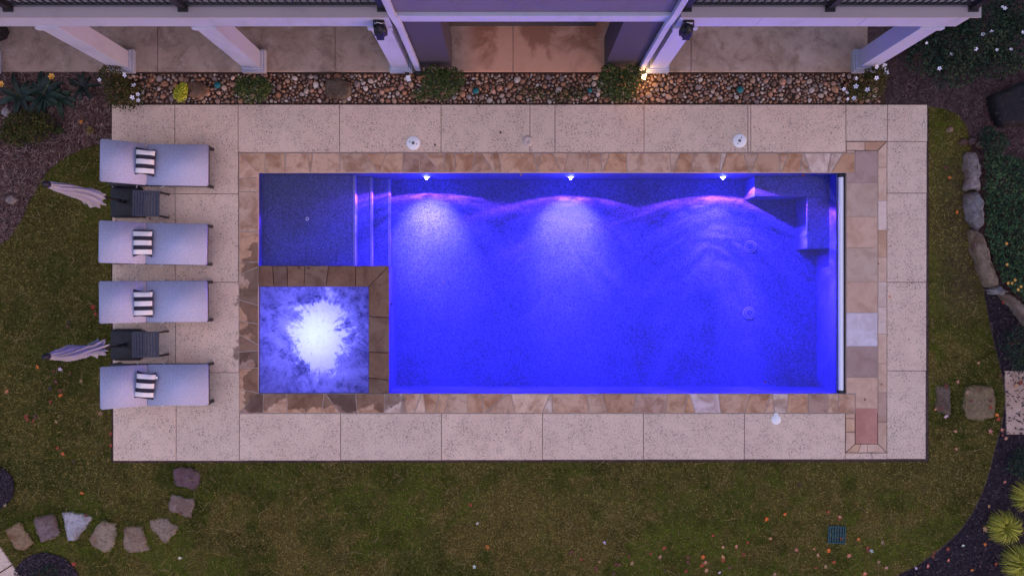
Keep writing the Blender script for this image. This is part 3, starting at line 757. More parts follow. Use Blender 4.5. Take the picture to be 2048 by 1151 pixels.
# cover bar and its slot
slot = part(MB().box(XB + 0.02, PX1 + 0.012, PY0 - 0.01, PY1 + 0.01, -0.5, -0.13), 'cover_slot', M['black'])
cb = empty('pool_cover_bar', (GX(1684.5), (PY0 + PY1) / 2, -0.05)); tag(cb, 'pale aluminium roller bar of the pool cover lying in its dark slot', 'cover bar')
yh = (PY1 - PY0) / 2
mb = MB().tube((0, -yh + 0.05, 0), (0, yh - 0.07, 0), 0.042, n=20); mb.build('tube', M['steel'], cb)
MB().box(-0.052, -0.040, -yh + 0.05, yh - 0.07, -0.03, 0.036, 0.003).build('rib', M['steel'], cb)
for s, yy in ((1, yh - 0.035), (-1, -yh + 0.03)):
    MB().box(-0.055, 0.05, yy - 0.024, yy + 0.024, -0.05, 0.035, 0.008).build('end_cap', M['black'], cb)

# ------------------------------------------------------------------ hot tub
tub = empty('hot_tub', (*gp([(627, 680)])[0], -1.0)); tag(tub, 'square bubbling hot tub with glowing foam inside a dark wet stone rim', 'hot tub')
TX0, TX1, TY0, TY1 = GX(517), GX(736.5), GY(787), GY(573)
mb = MB()
mb.box(TX0, TX1 - 0.0, TY0, TY1, -1.0, -0.95)
part(mb, 'tub_floor', M['plaster'], tub)
mb = MB(); mb.box(TX1, SX1 - 0.015, PY0 + 0.001, TY1, ZF, -0.05); mb.box(PX0 + 0.001, SX1 - 0.015, TY1 + 0.0, SY1 - 0.015, ZF, -0.05)
mb.box(TX0 + 0.001, TX0 + 0.012, TY0, TY1, -1.0, -0.05); mb.box(TX0 + 0.012, TX1, PY0 + 0.0015, PY0 + 0.014, -1.0, -0.05)
part(mb, 'tub_wall', M['plaster'], tub)
tt = [(517, 517, None), (545, 548, 'brown'), (574, 575, 'slate'), (610, 608, 'tan'), (657, 652, 'grey'), (711, 711, 'brown'), (778, 737, 'brown')]
for (a, b, _), (c, d, col) in zip(tt, tt[1:]): stone([(a, 531), (c, 531), (d, 573), (b, 573)], col, 'rim_stone', 'wetstone', tub, gap=0.004, dz=0.001)
tr = [(573, 531, None), (632, 635, 'tan'), (703, 705, 'grey'), (755, 760, 'tan'), (786, 786, 'grey')]
for (a, b, _), (c, d, col) in zip(tr, tr[1:]): stone([(737, a), (778, b), (778, d), (737, c)], col, 'rim_stone', 'wetstone', tub, gap=0.004, dz=0.001)
# foaming water: a rippled sheet, clear water mixed with foam
def tub_water():
    n = 110
    xs, ys = np.meshgrid(np.linspace(TX0 + 0.013, TX1 - 0.002, n), np.linspace(TY0 + 0.015, TY1 - 0.002, n))
    X, Y = xs.ravel(), ys.ravel(); z = np.zeros(len(X))
    for s, a in ((1.6, 0.020), (3.5, 0.014), (8, 0.008), (17, 0.005)): z += (vnoise(X, Y + 3, s) - 0.5) * a
    cx_, cy_ = GX(640), GY(665); d2 = (X - cx_) ** 2 + (Y - cy_) ** 2
    z = z * (0.6 + 1.2 * np.exp(-d2 / 0.25)) + 0.02 * np.exp(-d2 / 0.15) - 0.035
    V = np.stack([X, Y, z], 1); i = np.arange(n * n).reshape(n, n)
    F_ = np.stack([i[:-1, :-1], i[:-1, 1:], i[1:, 1:], i[1:, :-1]], -1).reshape(-1, 4)
    m = MT('foaming_water'); m.n.remove(m.b)
    gl = m.node('ShaderNodeBsdfGlass'); gl.inputs['IOR'].default_value = 1.33; gl.inputs['Roughness'].default_value = 0.05
    df = m.node('ShaderNodeBsdfDiffuse'); df.inputs['Color'].default_value = (0.42, 0.42, 0.46, 1)
    tr_ = m.node('ShaderNodeBsdfTranslucent'); tr_.inputs['Color'].default_value = (0.75, 0.75, 0.78, 1)
    ad = m.node('ShaderNodeMixShader'); ad.inputs[0].default_value = 0.72; m.l.new(df.outputs[0], ad.inputs[1]); m.l.new(tr_.outputs[0], ad.inputs[2])
    p = m.pos()
    n1 = m.noise(1.3, 6, m.scale(p, (1.0, 1.2, 1)), 0.6, 1.4); n3 = m.noise(15, 4, p, 0.7, 0.9)
    q = m.xyz(p); ddx = m.math('SUBTRACT', q[0], GX(640)); ddy = m.math('SUBTRACT', q[1], GY(668))
    ang = m.math('ARCTAN2', ddy, ddx); rr_ = m.math('SQRT', m.math('ADD', m.math('MULTIPLY', ddx, ddx), m.math('MULTIPLY', ddy, ddy)))
    cv3 = m.node('ShaderNodeCombineXYZ'); m.set(cv3.inputs[0], m.math('MULTIPLY', m.math('COSINE', ang), 2.3)); m.set(cv3.inputs[1], m.math('MULTIPLY', m.math('SINE', ang), 2.3)); m.set(cv3.inputs[2], m.math('MULTIPLY', rr_, 1.5))
    n2a = m.noise(2.0, 6, cv3.outputs[0], 0.68, 1.1); n2b = m.noise(4.2, 6, p, 0.7, 1.4); n2 = m.math('ADD', m.math('MULTIPLY', n2a, 0.55), m.math('MULTIPLY', n2b, 0.45))
    rad = m.math('SQRT', m.math('ADD', m.math('MULTIPLY', ddx, ddx), m.math('MULTIPLY', ddy, m.math('MULTIPLY', ddy, 0.62))))
    def ridge(v): return m.math('SUBTRACT', 1.0, m.math('ABSOLUTE', m.math('MULTIPLY', m.math('SUBTRACT', v, 0.5), 4.0)))
    rd = m.math('MAXIMUM', ridge(m.noise(3.4, 5, cv3.outputs[0], 0.62, 1.0)), -0.5); rc = m.math('MAXIMUM', ridge(m.noise(7.5, 5, p, 0.66, 1.8)), -0.5)
    chop = m.math('ADD', m.math('MULTIPLY', rd, 0.5), m.math('MULTIPLY', rc, 0.5))
    edge = m.math('ADD', m.math('ADD', m.math('MULTIPLY', m.math('SUBTRACT', n1, 0.5), 0.7), m.math('MULTIPLY', m.math('SUBTRACT', n2, 0.5), 1.5)), m.math('MULTIPLY', m.math('SUBTRACT', chop, 0.25), 0.20))
    thick = m.ramp(m.math('SUBTRACT', m.math('ADD', edge, 0.40), rad), -0.07, 0.13)
    foam = m.math('ADD', m.math('ADD', m.math('MULTIPLY', n1, 1.25), m.math('MULTIPLY', n2, 0.85)), m.math('MULTIPLY', m.math('SUBTRACT', chop, 0.25), 0.38))
    foam = m.math('SUBTRACT', foam, m.math('MULTIPLY', m.ramp(ddx, 0.35, 0.75), 0.10))
    froth = m.ramp(foam, 0.86, 1.42)
    k = m.math('MAXIMUM', thick, m.math('ADD', 0.62, m.math('MULTIPLY', froth, 0.33)))
    core = m.mix(m.ramp(m.math('ADD', m.math('MULTIPLY', chop, 0.8), m.math('ADD', m.math('MULTIPLY', n2, 1.2), m.math('MULTIPLY', n3, 0.6))), 0.75, 1.55), (0.14, 0.21, 0.24), (0.95, 0.92, 0.88))
    m.set(tr_.inputs['Color'], m.mix(m.math('POWER', thick, 1.3), m.mix(froth, (0.010, 0.008, 0.040), (0.50, 0.47, 0.62)), core))
    m.set(df.inputs['Color'], m.mix(thick, m.mix(froth, (0.05, 0.05, 0.16), (0.26, 0.25, 0.42)), (0.55, 0.56, 0.58)))
    mx = m.node('ShaderNodeMixShader'); m.set(mx.inputs[0], k); m.l.new(gl.outputs[0], mx.inputs[1]); m.l.new(ad.outputs[0], mx.inputs[2])
    bp = m.node('ShaderNodeBump'); bp.inputs['Strength'].default_value = 0.5; bp.inputs['Distance'].default_value = 0.03
    m.set(bp.inputs['Height'], m.math('ADD', n2, m.math('MULTIPLY', n3, 0.5)))
    for s_ in (gl, df): m.l.new(bp.outputs[0], s_.inputs['Normal'])
    m.l.new(mx.outputs[0], m.n['Material Output'].inputs['Surface'])
    return tag(np_obj('hot_tub_water', V, F_, m.m, smooth=True), kind='structure')
tub_water()
def lamp(name, kind, loc, watts, col, size=0.05, parent=None):
    L = bpy.data.lights.new(name, kind); L.energy = watts; L.color = col; L.shadow_soft_size = size
    o = bpy.data.objects.new(name, L); link(o, parent); o.location = Vector(loc) - (Vector(parent.location) if parent else Vector())
    return o
tlx, tly, _ = G(628, 668)
lp = MB().lathe([(0.09, 0), (0.09, 0.02), (0.07, 0.04), (0, 0.05)], 28).build('tub_light', M['whiteplastic'], tub); lp.location = Vector((tlx, tly, -0.95)) - Vector(tub.location)
lamp('tub_lamp', 'POINT', (tlx, tly, -0.55), 2.6, (0.24, 0.74, 1.0), 0.05, tub)
lamp('tub_lamp', 'POINT', (tlx, tly, -0.80), 27, (0.19, 0.14, 1.0), 0.05, tub)
# ------------------------------------------------------------------ house
house = empty('house', (0.3, 5.0, 0)); tag(house, 'pale house with raised deck, white columns and grey stucco bay above the pebble bed', 'house')
HO = Vector(house.location)
def hpart(mb, name, mat, parent=None):
    o = mb.build(name, mat, parent or house)
    base = HO if parent is None else HO + Vector(parent.location)
    o.location = -base
    return o
pat = empty('patio', (GX(1026), 4.6, 0)); tag(pat, kind='structure')
xs = [-14.0, GX(-397), GX(-41), GX(315), GX(670), GX(1026), GX(1382), GX(1736)]
for x0, x1 in zip(xs, xs[1:]):
    o = MB().prism([(x0 + 0.006, GY(143)), (x1 - 0.006, GY(143)), (x1 - 0.006, 7.6), (x0 + 0.006, 7.6)], -0.12, 0.0, 0.008).build('slab', M['patio'], pat); o.location = -Vector(pat.location)
o = MB().box(-14.0, GX(1736) - 0.003, GY(143) + 0.01, 7.59, -0.10, -0.022).build('joint_bed', M['mortar'], pat); o.location = -Vector(pat.location)
BXL, BXR = -1.72, 2.36
M['ledge'] = mat_paint('ledge_concrete', (0.34, 0.29, 0.30), 0.2)
M['deckboard'] = mat_paint('deck_board', (0.30, 0.26, 0.25), 0.3)
for (x0, x1) in ((-13.5, BXL - 0.05), (BXR + 0.05, 6.58)):
    xe = [x0] + [x for x in (-11.2, -8.6, -5.95, -3.25, 3.6, 5.1) if x0 < x < x1] + [x1]
    for xa, xb in zip(xe, xe[1:]): hpart(MB().box(xa + 0.002, xb - 0.002, 3.87 + random.uniform(0, 0.003), 4.05, 2.47, 2.895, 0.006), 'fascia', M['white'])
    hpart(MB().box(x0, x1 + (0.12 if x1 > 0 else 0), 3.855, 4.01, 2.897, 2.925, 0.004), 'ledge', M['ledge'])
hpart(MB().box(6.58, 6.70, 3.95, 7.5, 2.6, 2.895, 0.006), 'fascia', M['white'])
# deck boards running back from the ledge
bm_ = MB().box(-0.067, 0.067, 4.015, 7.45, 2.87, 2.90, 0.004).mesh('deck_board', M['deckboard'])
for (x0, x1) in ((-11.2, BXL - 0.09), (BXR + 0.09, 6.66)):
    n = int((x1 - x0) / 0.14)
    for i in range(n):
        o = bpy.data.objects.new('deck_board', bm_); link(o, house); o.location = Vector((x0 + 0.07 + i * 0.14, 0, 0)) - HO
# columns with stepped plinths
for cx_ in (-6.90, -4.575, -1.965, 2.575, 6.24, -9.3):
    c = hpart(MB().box(cx_ - 0.15, cx_ + 0.15, 3.865, 4.165, 0.02, 2.50, 0.004), 'column', M['white'])
    mb = MB().box(cx_ - 0.205, cx_ + 0.205, 3.812, 4.215, 0.0, 0.13, 0.006); mb.box(cx_ - 0.18, cx_ + 0.18, 3.838, 4.19, 0.131, 0.19, 0.01)
    p = mb.build('plinth', M['white'], c)
    MB().box(cx_ - 0.185, cx_ + 0.185, 3.84, 4.20, 2.36, 2.468, 0.012).build('capital', M['white'], c)
# railing: post, rails, balusters
for (x0, x1, posts) in ((-11.4, BXL - 0.08, [GX(15, 2.95), GX(365, 2.95), BXL - 0.13]), (BXR + 0.08, 6.62, [BXR + 0.13, GX(1661, 2.95), GX(1948, 2.95)])):
    r = hpart(MB().box(x0, x1, 4.005, 4.045, 2.985, 3.015, 0.004), 'railing', M['blackmetal'])
    MB().box(x0, x1, 4.0, 4.05, 3.88, 3.92, 0.005).build('top_rail', M['blackmetal'], r)
    for px_ in posts:
        mb = MB().box(px_ - 0.05, px_ + 0.05, 3.965, 4.065, 2.926, 3.95, 0.006); mb.box(px_ - 0.072, px_ + 0.072, 3.93, 4.08, 2.926, 2.955, 0.005)
        mb.build('post', M['blackmetal'], r)
    n = int((x1 - x0) / 0.106); me = MB().box(-0.009, 0.009, 4.015, 4.035, 3.016, 3.879).mesh('baluster', M['blackmetal'])
    for i in range(n):
        o = bpy.data.objects.new('baluster', me); link(o, r); o.location = (x0 + 0.05 + i * 0.106, 0, 0)
# grey stucco bay
hpart(MB().box(BXL, BXR, 3.957, 7.6, 2.852, 6.4), 'wall', M['greywall'])
hpart(MB().box(BXL + 0.01, BXR - 0.01, 3.90, 4.35, 2.60, 2.85, 0.005), 'trim_band', M['white'])
hpart(MB().box(-1.62, -1.07, 3.92, 4.46, 0.0, 2.598, 0.006), 'pier', M['grey'])
hpart(MB().box(1.645, 2.28, 3.92, 4.46, 0.0, 2.598, 0.006), 'pier', M['grey'])
dr = hpart(MB().box(-1.10, 1.48, 4.66, 4.74, 0.0, 2.7), 'door', mat_simple('dark_grey_door', (0.07, 0.06, 0.065), 0.6))
hpart(MB().box(-14, 6.6, 7.62, 7.8, 0.0, 6.4), 'wall', M['greywall'])
hpart(MB().box(-1.9, 2.5, 7.3, 7.61, 0.0, 2.9), 'wall', M['greywall'])
mr = MT('roof_shingle', 0.9, (0.06, 0.055, 0.06)).m
hpart(MB().add([(-14.4, 7.2, 6.3), (7.0, 7.2, 6.3), (7.0, 13.0, 8.6), (-14.4, 13.0, 8.6), (-14.4, 7.2, 6.41), (7.0, 7.2, 6.41), (7.0, 13.0, 8.71), (-14.4, 13.0, 8.71)],
               [(3, 2, 1, 0), (4, 5, 6, 7), (0, 1, 5, 4), (1, 2, 6, 5), (2, 3, 7, 6), (3, 0, 4, 7)]), 'roof', mr)
hpart(MB().box(BXL - 0.3, BXR + 0.3, 3.75, 7.7, 6.42, 6.55, 0.01), 'roof', mr)
# downspouts
for xl, xu, sgn in ((-1.657, -1.715, -1), (2.278, 2.335, 1)):
    mb = MB().box(xl - 0.048, xl + 0.048, 3.825, 3.895, 0.13, 2.56, 0.008)
    d = hpart(mb, 'downspout', M['white'])
    e = MB()
    def quad(cx_, y0, y1, z): return [(cx_ - 0.046, y0, z), (cx_ + 0.046, y0, z), (cx_ + 0.046, y1, z), (cx_ - 0.046, y1, z)]
    secs = [quad(xl, 3.822, 3.892, 2.55), quad(xl, 3.822, 3.892, 2.64), quad(xu, 3.875, 3.945, 2.93), quad(xu, 3.875, 3.945, 3.02)]
    v = [p for s_ in secs for p in s_]
    e.add(v, [(l * 4 + i, l * 4 + (i + 1) % 4, (l + 1) * 4 + (i + 1) % 4, (l + 1) * 4 + i) for l in range(3) for i in range(4)])
    e.build('elbow', M['white'], d)
    MB().box(xu - 0.048, xu + 0.048, 3.872, 3.95, 3.015, 6.3, 0.008).build('upper_pipe', M['white'], d)
    MB().box(xl - 0.052, xl + 0.052, 3.815, 3.90, 3.0, 3.0 + 1e-4) if False else None
    for zz in (1.0, 2.0): MB().box(xl - 0.052, xl + 0.052, 3.82, 3.90, zz, zz + 0.03, 0.003).build('strap', M['white'], d)
    MB().box(xl - 0.06, xl + 0.06, 3.77, 3.905, -0.02, 0.128, 0.015).build('boot', M['blackmetal'], d)

# outdoor speakers on the columns
def speaker(x, label):
    o = empty('outdoor_speaker', (x, 3.765, 2.62)); tag(o, label, 'speaker', 'black outdoor speakers on the white columns')
    bm = bmesh.new(); bmesh.ops.create_cube(bm, size=1)
    for q in bm.verts:
        q.co.x *= 0.15 if q.co.z > 0 else 0.20; q.co.y *= 0.21; q.co.z *= 0.27
        if q.co.z < 0: q.co.y *= 0.85
    bmesh.ops.bevel(bm, geom=bm.edges[:], offset=0.05, segments=4, affect='EDGES'); bm.verts.index_update()
    b = MB().add([q.co.copy() for q in bm.verts], [tuple(q.index for q in p.verts) for p in bm.faces], True); bm.free()
    c = b.build('cabinet', M['black'], o); c.rotation_euler = (R(-12), 0, 0)
    MB().box(-0.055, 0.055, -0.112, -0.100, -0.085, 0.085, 0.005).build('grille', M['black'], c)
    mb = MB(); mb.box(-0.07, 0.07, 0.085, 0.1, 0.10, 0.17, 0.003); mb.box(-0.082, -0.071, 0.0, 0.1, 0.12, 0.15, 0.002); mb.box(0.071, 0.082, 0.0, 0.1, 0.12, 0.15, 0.002)
    mb.build('bracket', M['blackmetal'], o)
    MB().tube((-0.03, 0.07, 0.155), (0.05, 0.05, 0.16), 0.004).build('cable', M['whiteplastic'], o)
speaker(-1.93, 'black rounded speaker on the white column left of the grey bay')
speaker(2.555, 'black rounded speaker on the white column right of the grey bay')

# landscape lights
mlit = mat_emit('lit_lens', (1.0, 0.68, 0.30), 2.6); mlit.cycles.emission_sampling = 'NONE'
def spotlight(px, py, lit, label, rz):
    x, y, _ = G(px, py, 0.15); o = empty('landscape_light', (x, y, -0.05), rz); tag(o, label, 'garden light', 'small garden lights at the column feet')
    MB().tube((0, 0.02, 0), (0, 0.02, 0.12), 0.012).build('stake', M['blackmetal'], o)
    MB().box(-0.035, 0.035, -0.01, 0.085, 0.10, 0.16, 0.006).build('housing', M['blackmetal'], o)
    h = MB().box(-0.037, 0.037, -0.115, -0.012, 0.12, 0.165, 0.006).build('lens', mlit if lit else M['whiteplastic'], o); h.rotation_euler = (R(8), 0, 0)
    if lit:
        L = bpy.data.lights.new('warm_lamp', 'POINT'); L.energy = 1.3; L.color = (1.0, 0.55, 0.18); L.shadow_soft_size = 0.03
        l = bpy.data.objects.new('warm_lamp', L); link(l, o); l.location = (0.0, -0.10, 0.24)
spotlight(813.5, 146, False, 'unlit white garden light on the pebbles before the left bay column', R(15))
spotlight(1291, 142, True, 'lit warm garden light glowing beside the right downspout', R(-12))
spotlight(1774, 122, False, 'unlit white garden light behind the corner column by the dark shrub', R(-15))

# dark planter under the deck
pl = empty('planter_pot', (*gp([(2, 66)])[0], 0)); tag(pl, 'dark pot on the patio under the deck, cut off at the photo edge', 'pot')
MB().lathe([(0.15, 0), (0.21, 0.30), (0.24, 0.38), (0.22, 0.385), (0.20, 0.33), (0, 0.32)], 8, smooth=False).build('pot', M['black'], pl)

# ------------------------------------------------------------------ loungers
def make_lounger():
    o = empty('sun_lounger')
    W = 0.355
    def cush(x0, x1, t, name):
        bm = bmesh.new(); bmesh.ops.create_cube(bm, size=1)
        for q in bm.verts: q.co = Vector(((x0 + x1) / 2 + q.co.x * (x1 - x0), q.co.y * 2 * W, q.co.z * t))
        bmesh.ops.bevel(bm, geom=bm.edges[:], offset=0.015, segments=3, affect='EDGES')
        bm.verts.index_update()
        b = MB().add([q.co.copy() for q in bm.verts], [tuple(q.index for q in p.verts) for p in bm.faces], True); bm.free()
        return b
    s = cush(0.006, 1.050, 0.11, 0).build('seat_cushion', M['cushion'], o); s.location = (0, 0, 0.375)
    b = cush(-0.745, -0.004, 0.11, 0).build('back_cushion', M['cushion'], o); b.location = (0.0, 0, 0.385); b.rotation_euler = (0, R(39), 0)
    mb = MB()
    for sy in (-1, 1): mb.box(-0.70, 1.035, sy * 0.335 - 0.025, sy * 0.335 + 0.025, 0.235, 0.295, 0.004)
    for xx in (-0.70, 0.0, 0.985): mb.box(xx, xx + 0.045, -0.309, 0.309, 0.24, 0.29, 0.004)
    mb.build('frame', M['blackmetal'], o)
    sl = MB()
    for k in range(8): sl.box(0.07 + k * 0.108, 0.14 + k * 0.108, -0.309, 0.309, 0.292, 0.312)
    x = sl.build('slat_panel', M['blackmetal'], o)
    for xx in (0.995, -0.66):
        for sy in (-1, 1): MB().box(xx - 0.028, xx + 0.028, sy * 0.336 - 0.024, sy * 0.336 + 0.024, 0.0, 0.234, 0.004).build('leg', M['blackmetal'], o)
    bf = MB()
    for sy in (-1, 1): bf.box(-0.73, -0.01, sy * 0.32 - 0.02, sy * 0.32 + 0.02, -0.02, 0.02)
    for k in range(6): bf.box(-0.70 + k * 0.12, -0.63 + k * 0.12, -0.299, 0.299, -0.008, 0.012)
    q = bf.build('backrest_frame', M['blackmetal'], o); q.location = (-0.045, 0, 0.31); q.rotation_euler = (0, R(39), 0)
    pr = MB()
    for sy in (-1, 1): pr.tube((-0.45, sy * 0.27, 0.27), (-0.42, sy * 0.27, 0.60), 0.012)
    pr.build('prop', M['blackmetal'], o)
    for sy in (-1, 1):
        MB().tube((0.28, sy * 0.36, 0.34), (0.20, sy * 0.385, 0.29), 0.006).build('tie', M['whiteplastic'], o)
        MB().tube((-0.16, sy * 0.36, 0.40), (-0.22, sy * 0.39, 0.30), 0.006).build('tie', M['whiteplastic'], o)
    return o
def kids(o): return [c for c in bpy.data.objects if c.parent == o]
def copy_tree(o, parent=None):
    ch = kids(o); c = o.copy(); COL.objects.link(c); c.parent = parent
    for k in ch: copy_tree(k, c)
    return c
proto = make_lounger()
LG = [(292, 328.5, -0.7, 'grey cushioned sun lounger nearest the house, beside the upper umbrella base'), (289.7, 486.6, -0.9, 'grey cushioned sun lounger just below the upper umbrella and its side table'),
      (290.3, 603.0, 0.4, 'grey cushioned sun lounger just above the lower umbrella and its side table'), (292.3, 769.7, 0.2, 'grey cushioned sun lounger nearest the stepping stones, below the lower umbrella')]
for i, (px, py, a, lab) in enumerate(LG):
    o = proto if i == 0 else copy_tree(proto)
    x, y, _ = G(px, py, 0.43); o.location = (x, y, 0); o.rotation_euler = (0, 0, R(a))
    tag(o, lab, 'sun lounger', 'sun loungers in a row on the pool deck')
# striped pillows
def pillow_mat():
    m = MT('striped_canvas', 0.9, spec=0.1); y = m.xyz(m.pos(True))[1]; a = m.math('DIVIDE', m.math('ABSOLUTE', y), 0.238)
    k1 = m.math('MULTIPLY', m.math('GREATER_THAN', a, 0.18), m.math('LESS_THAN', a, 0.485)); k2 = m.math('GREATER_THAN', a, 0.825)
    k = m.math('MAXIMUM', k1, k2); n = m.noise(160, 2, m.pos(True))
    w = m.mix(n, (0.78, 0.75, 0.77), (0.64, 0.62, 0.64)); b = m.mix(n, (0.022, 0.020, 0.034), (0.042, 0.038, 0.058))
    return m.color(m.mix(k, w, b)).bump(n, 0.2, 0.003).m
M['pillow'] = pillow_mat()
def pillow_mesh(sd):
    nx, ny = 14, 22; v, f = [], []
    for side in (1, -1):
        for i in range(nx + 1):
            for j in range(ny + 1):
                u, w = -1 + 2 * i / nx, -1 + 2 * j / ny
                th = 0.062 * (max(0, (1 - u * u) * (1 - w * w)) ** 0.45) * (1 + 0.10 * math.sin(4 * u + 3 * w + sd) + 0.08 * math.sin(7 * w - 2 * u + 2.3 * sd))
                x = 0.155 * u * (1 - 0.07 * (1 - w * w)); y = 0.238 * w * (1 - 0.10 * (1 - u * u)) + 0.012 * math.sin(2.4 * u + sd)
                v.append((x, y, side * th))
    N = (nx + 1) * (ny + 1)
    for s in (0, 1):
        for i in range(nx):
            for j in range(ny):
                a = s * N + i * (ny + 1) + j; q = (a, a + ny + 1, a + ny + 2, a + 1); f.append(q if s == 0 else q[::-1])
    return MB().add(v, f, True).mesh('throw_pillow', M['pillow'])
PL = [(289.5, 323.5, -2, 'black and white striped pillow on the lounger nearest the house'), (284.5, 485.5, 0, 'black and white striped pillow on the lounger below the upper umbrella'),
      (285.7, 606.8, 1, 'black and white striped pillow on the lounger above the lower umbrella'), (289.5, 770.5, -6, 'tilted black and white striped pillow with white tag, nearest the stepping stones')]
for px, py, a, lab in PL:
    o = bpy.data.objects.new('throw_pillow', pillow_mesh(py)); link(o); x, y, _ = G(px, py, 0.54); o.location = (x, y, 0.525); o.rotation_euler = (0, R(17), R(a))
    tag(o, lab, 'pillow', 'striped pillows on the loungers')
    if 'tag' in lab:
        MB().box(0.15, 0.185, 0.125, 0.165, -0.002, 0.002).build('tag', M['whiteplastic'], o)

# side tables
def make_table():
    o = empty('side_table'); h = 0.45
    mb = MB(); 
    for sx in (-1, 1): mb.box(sx * 0.214 - 0.016, sx * 0.214 + 0.016, -0.222, 0.222, h - 0.03, h, 0.003)
    for sy in (-1, 1): mb.box(-0.198, 0.198, sy * 0.208 - 0.014, sy * 0.208 + 0.014, h - 0.028, h - 0.001, 0.003)
    mb.build('frame', M['tablepaint'], o)
    me = MB().box(-0.0195, 0.0195, -0.193, 0.193, h - 0.02, h - 0.003, 0.003).mesh('slat', M['tablepaint'])
    for k in range(8):
        s = bpy.data.objects.new('slat', me); link(s, o); s.location = (-0.172 + k * 0.049, 0, 0)
    for sx in (-1, 1):
        for sy in (-1, 1): MB().box(sx * 0.208 - 0.02, sx * 0.208 + 0.02, sy * 0.205 - 0.016, sy * 0.205 + 0.016, 0.0, h - 0.031, 0.003).build('leg', M['blackmetal'], o)
    return o
tb = make_table(); x, y, _ = G(291.3, 406.5, 0.45); tb.location = (x, y, 0); tb.rotation_euler = (0, 0, R(-1.5)); tag(tb, 'charcoal slatted side table over the upper umbrella base', 'side table', 'slatted side tables between the loungers')
t2 = copy_tree(tb); x, y, _ = G(290.5, 688.5, 0.45); t2.location = (x, y, 0); t2.rotation_euler = (0, 0, R(0.5)); tag(t2, 'charcoal slatted side table over the lower umbrella base', 'side table', 'slatted side tables between the loungers')

# closed umbrellas
def umbrella(px, py, prof, seed, label, droop):
    x, y, _ = G(px, py); o = empty('patio_umbrella', (x, y, 0)); tag(o, label, 'umbrella', 'closed umbrellas between the loungers')
    r = random.Random(seed)
    b = MB(); s = 0.275; c = 0.07; pts = []
    for sx, sy, a0 in ((1, 1, 0), (-1, 1, 90), (-1, -1, 180), (1, -1, 270)):
        for k in range(5): a = R(a0 + k * 22.5); pts.append((sx * (s - c) + c * math.cos(a), sy * (s - c) + c * math.sin(a)))
    n = len(pts); v = []
    for z, k in ((0.0, 1.0), (0.05, 1.02), (0.085, 0.97), (0.10, 0.85), (0.115, 0.3)): v += [(px_ * k, py_ * k, z) for px_, py_ in pts]
    b.add(v, [(l * n + i, l * n + (i + 1) % n, (l + 1) * n + (i + 1) % n, (l + 1) * n + i) for l in range(4) for i in range(n)]); b.add(v[-n:], [tuple(range(n))])
    b.build('base', M['black'], o)
    MB().tube((0, 0, 0.10), (0, 0, 0.40), 0.033, n=16).build('sleeve', M['black'], o)
    MB().tube((0.045, 0, 0.33), (0.10, 0.0, 0.33), 0.012).build('knob', M['blackmetal'], o)
    MB().tube((0, 0, 0.38), (0, 0, 2.60), 0.019, n=12).build('pole', M['blackmetal'], o)
    # folded cloth
    nt, nz = 96, 46; V, Fc = [], []
    ph = [r.uniform(0, 6.28) for _ in range(6)]
    z0, z1 = prof[0][0], prof[-1][0]
    def rad(z):
        for (a, ra, fa, da), (b_, rb, fb, db) in zip(prof, prof[1:]):
            if a <= z <= b_:
                t = (z - a) / (b_ - a); t = t * t * (3 - 2 * t); return ra + (rb - ra) * t, fa + (fb - fa) * t, da + (db - da) * t
        return prof[-1][1:]
    for l in range(nz + 1):
        z = z0 + (z1 - z0) * l / nz; rr, fold, dr = rad(z)
        tw = 0.5 * math.sin(2.1 * z + ph[0])
        for i in range(nt):
            t = 2 * math.pi * i / nt; tt = t + tw
            w = 1.0 - 1.9 * abs(math.sin(4.5 * tt + ph[1] + 0.5 * math.sin(3 * z))) ** 0.6 + 0.35 * math.sin(13 * tt + ph[2] + 1.2 * math.sin(2.2 * z + ph[3])) + 0.25 * math.sin(5 * tt + ph[4])
            q = rr * (1 + fold * w)
            zz = z + (0.05 * math.sin(4 * tt + ph[5]) + 0.04 * math.sin(9 * tt) if l == 0 else 0)
            V.append((q * math.cos(t) + dr * droop[0], q * math.sin(t) + dr * droop[1], zz))
    for l in range(nz):
        for i in range(nt): Fc.append((l * nt + i, l * nt + (i + 1) % nt, (l + 1) * nt + (i + 1) % nt, (l + 1) * nt + i))
    MB().add(V, Fc, True).build('canopy', M['canopy'], o)
    MB().lathe([(0.050, 2.535), (0.052, 2.57), (0.047, 2.62), (0.030, 2.655), (0, 2.665)], 20).build('finial', M['black'], o)
    return o
# profile rows: height, radius, depth of the folds, sideways sag
umbrella(256, 404.5, [(1.02, 0.125, 0.22, 1.0), (1.18, 0.145, 0.22, 0.9), (1.42, 0.105, 0.20, 0.5), (1.75, 0.092, 0.20, 0.25), (2.2, 0.072, 0.20, 0.1), (2.5, 0.052, 0.12, 0.0), (2.545, 0.046, 0.03, 0)], 4,
         'closed taupe umbrella with slack sagging cloth, nearer the house', (-0.03, -0.06))
umbrella(256, 688.5, [(1.02, 0.125, 0.45, 0.4), (1.14, 0.108, 0.42, 0.3), (1.32, 0.070, 0.36, 0), (1.5, 0.085, 0.34, 0), (1.95, 0.098, 0.32, 0), (2.3, 0.068, 0.28, 0), (2.5, 0.048, 0.14, 0), (2.545, 0.044, 0.03, 0)], 11,
         'closed taupe umbrella tied at the waist, farther from the house', (0.02, 0.03))

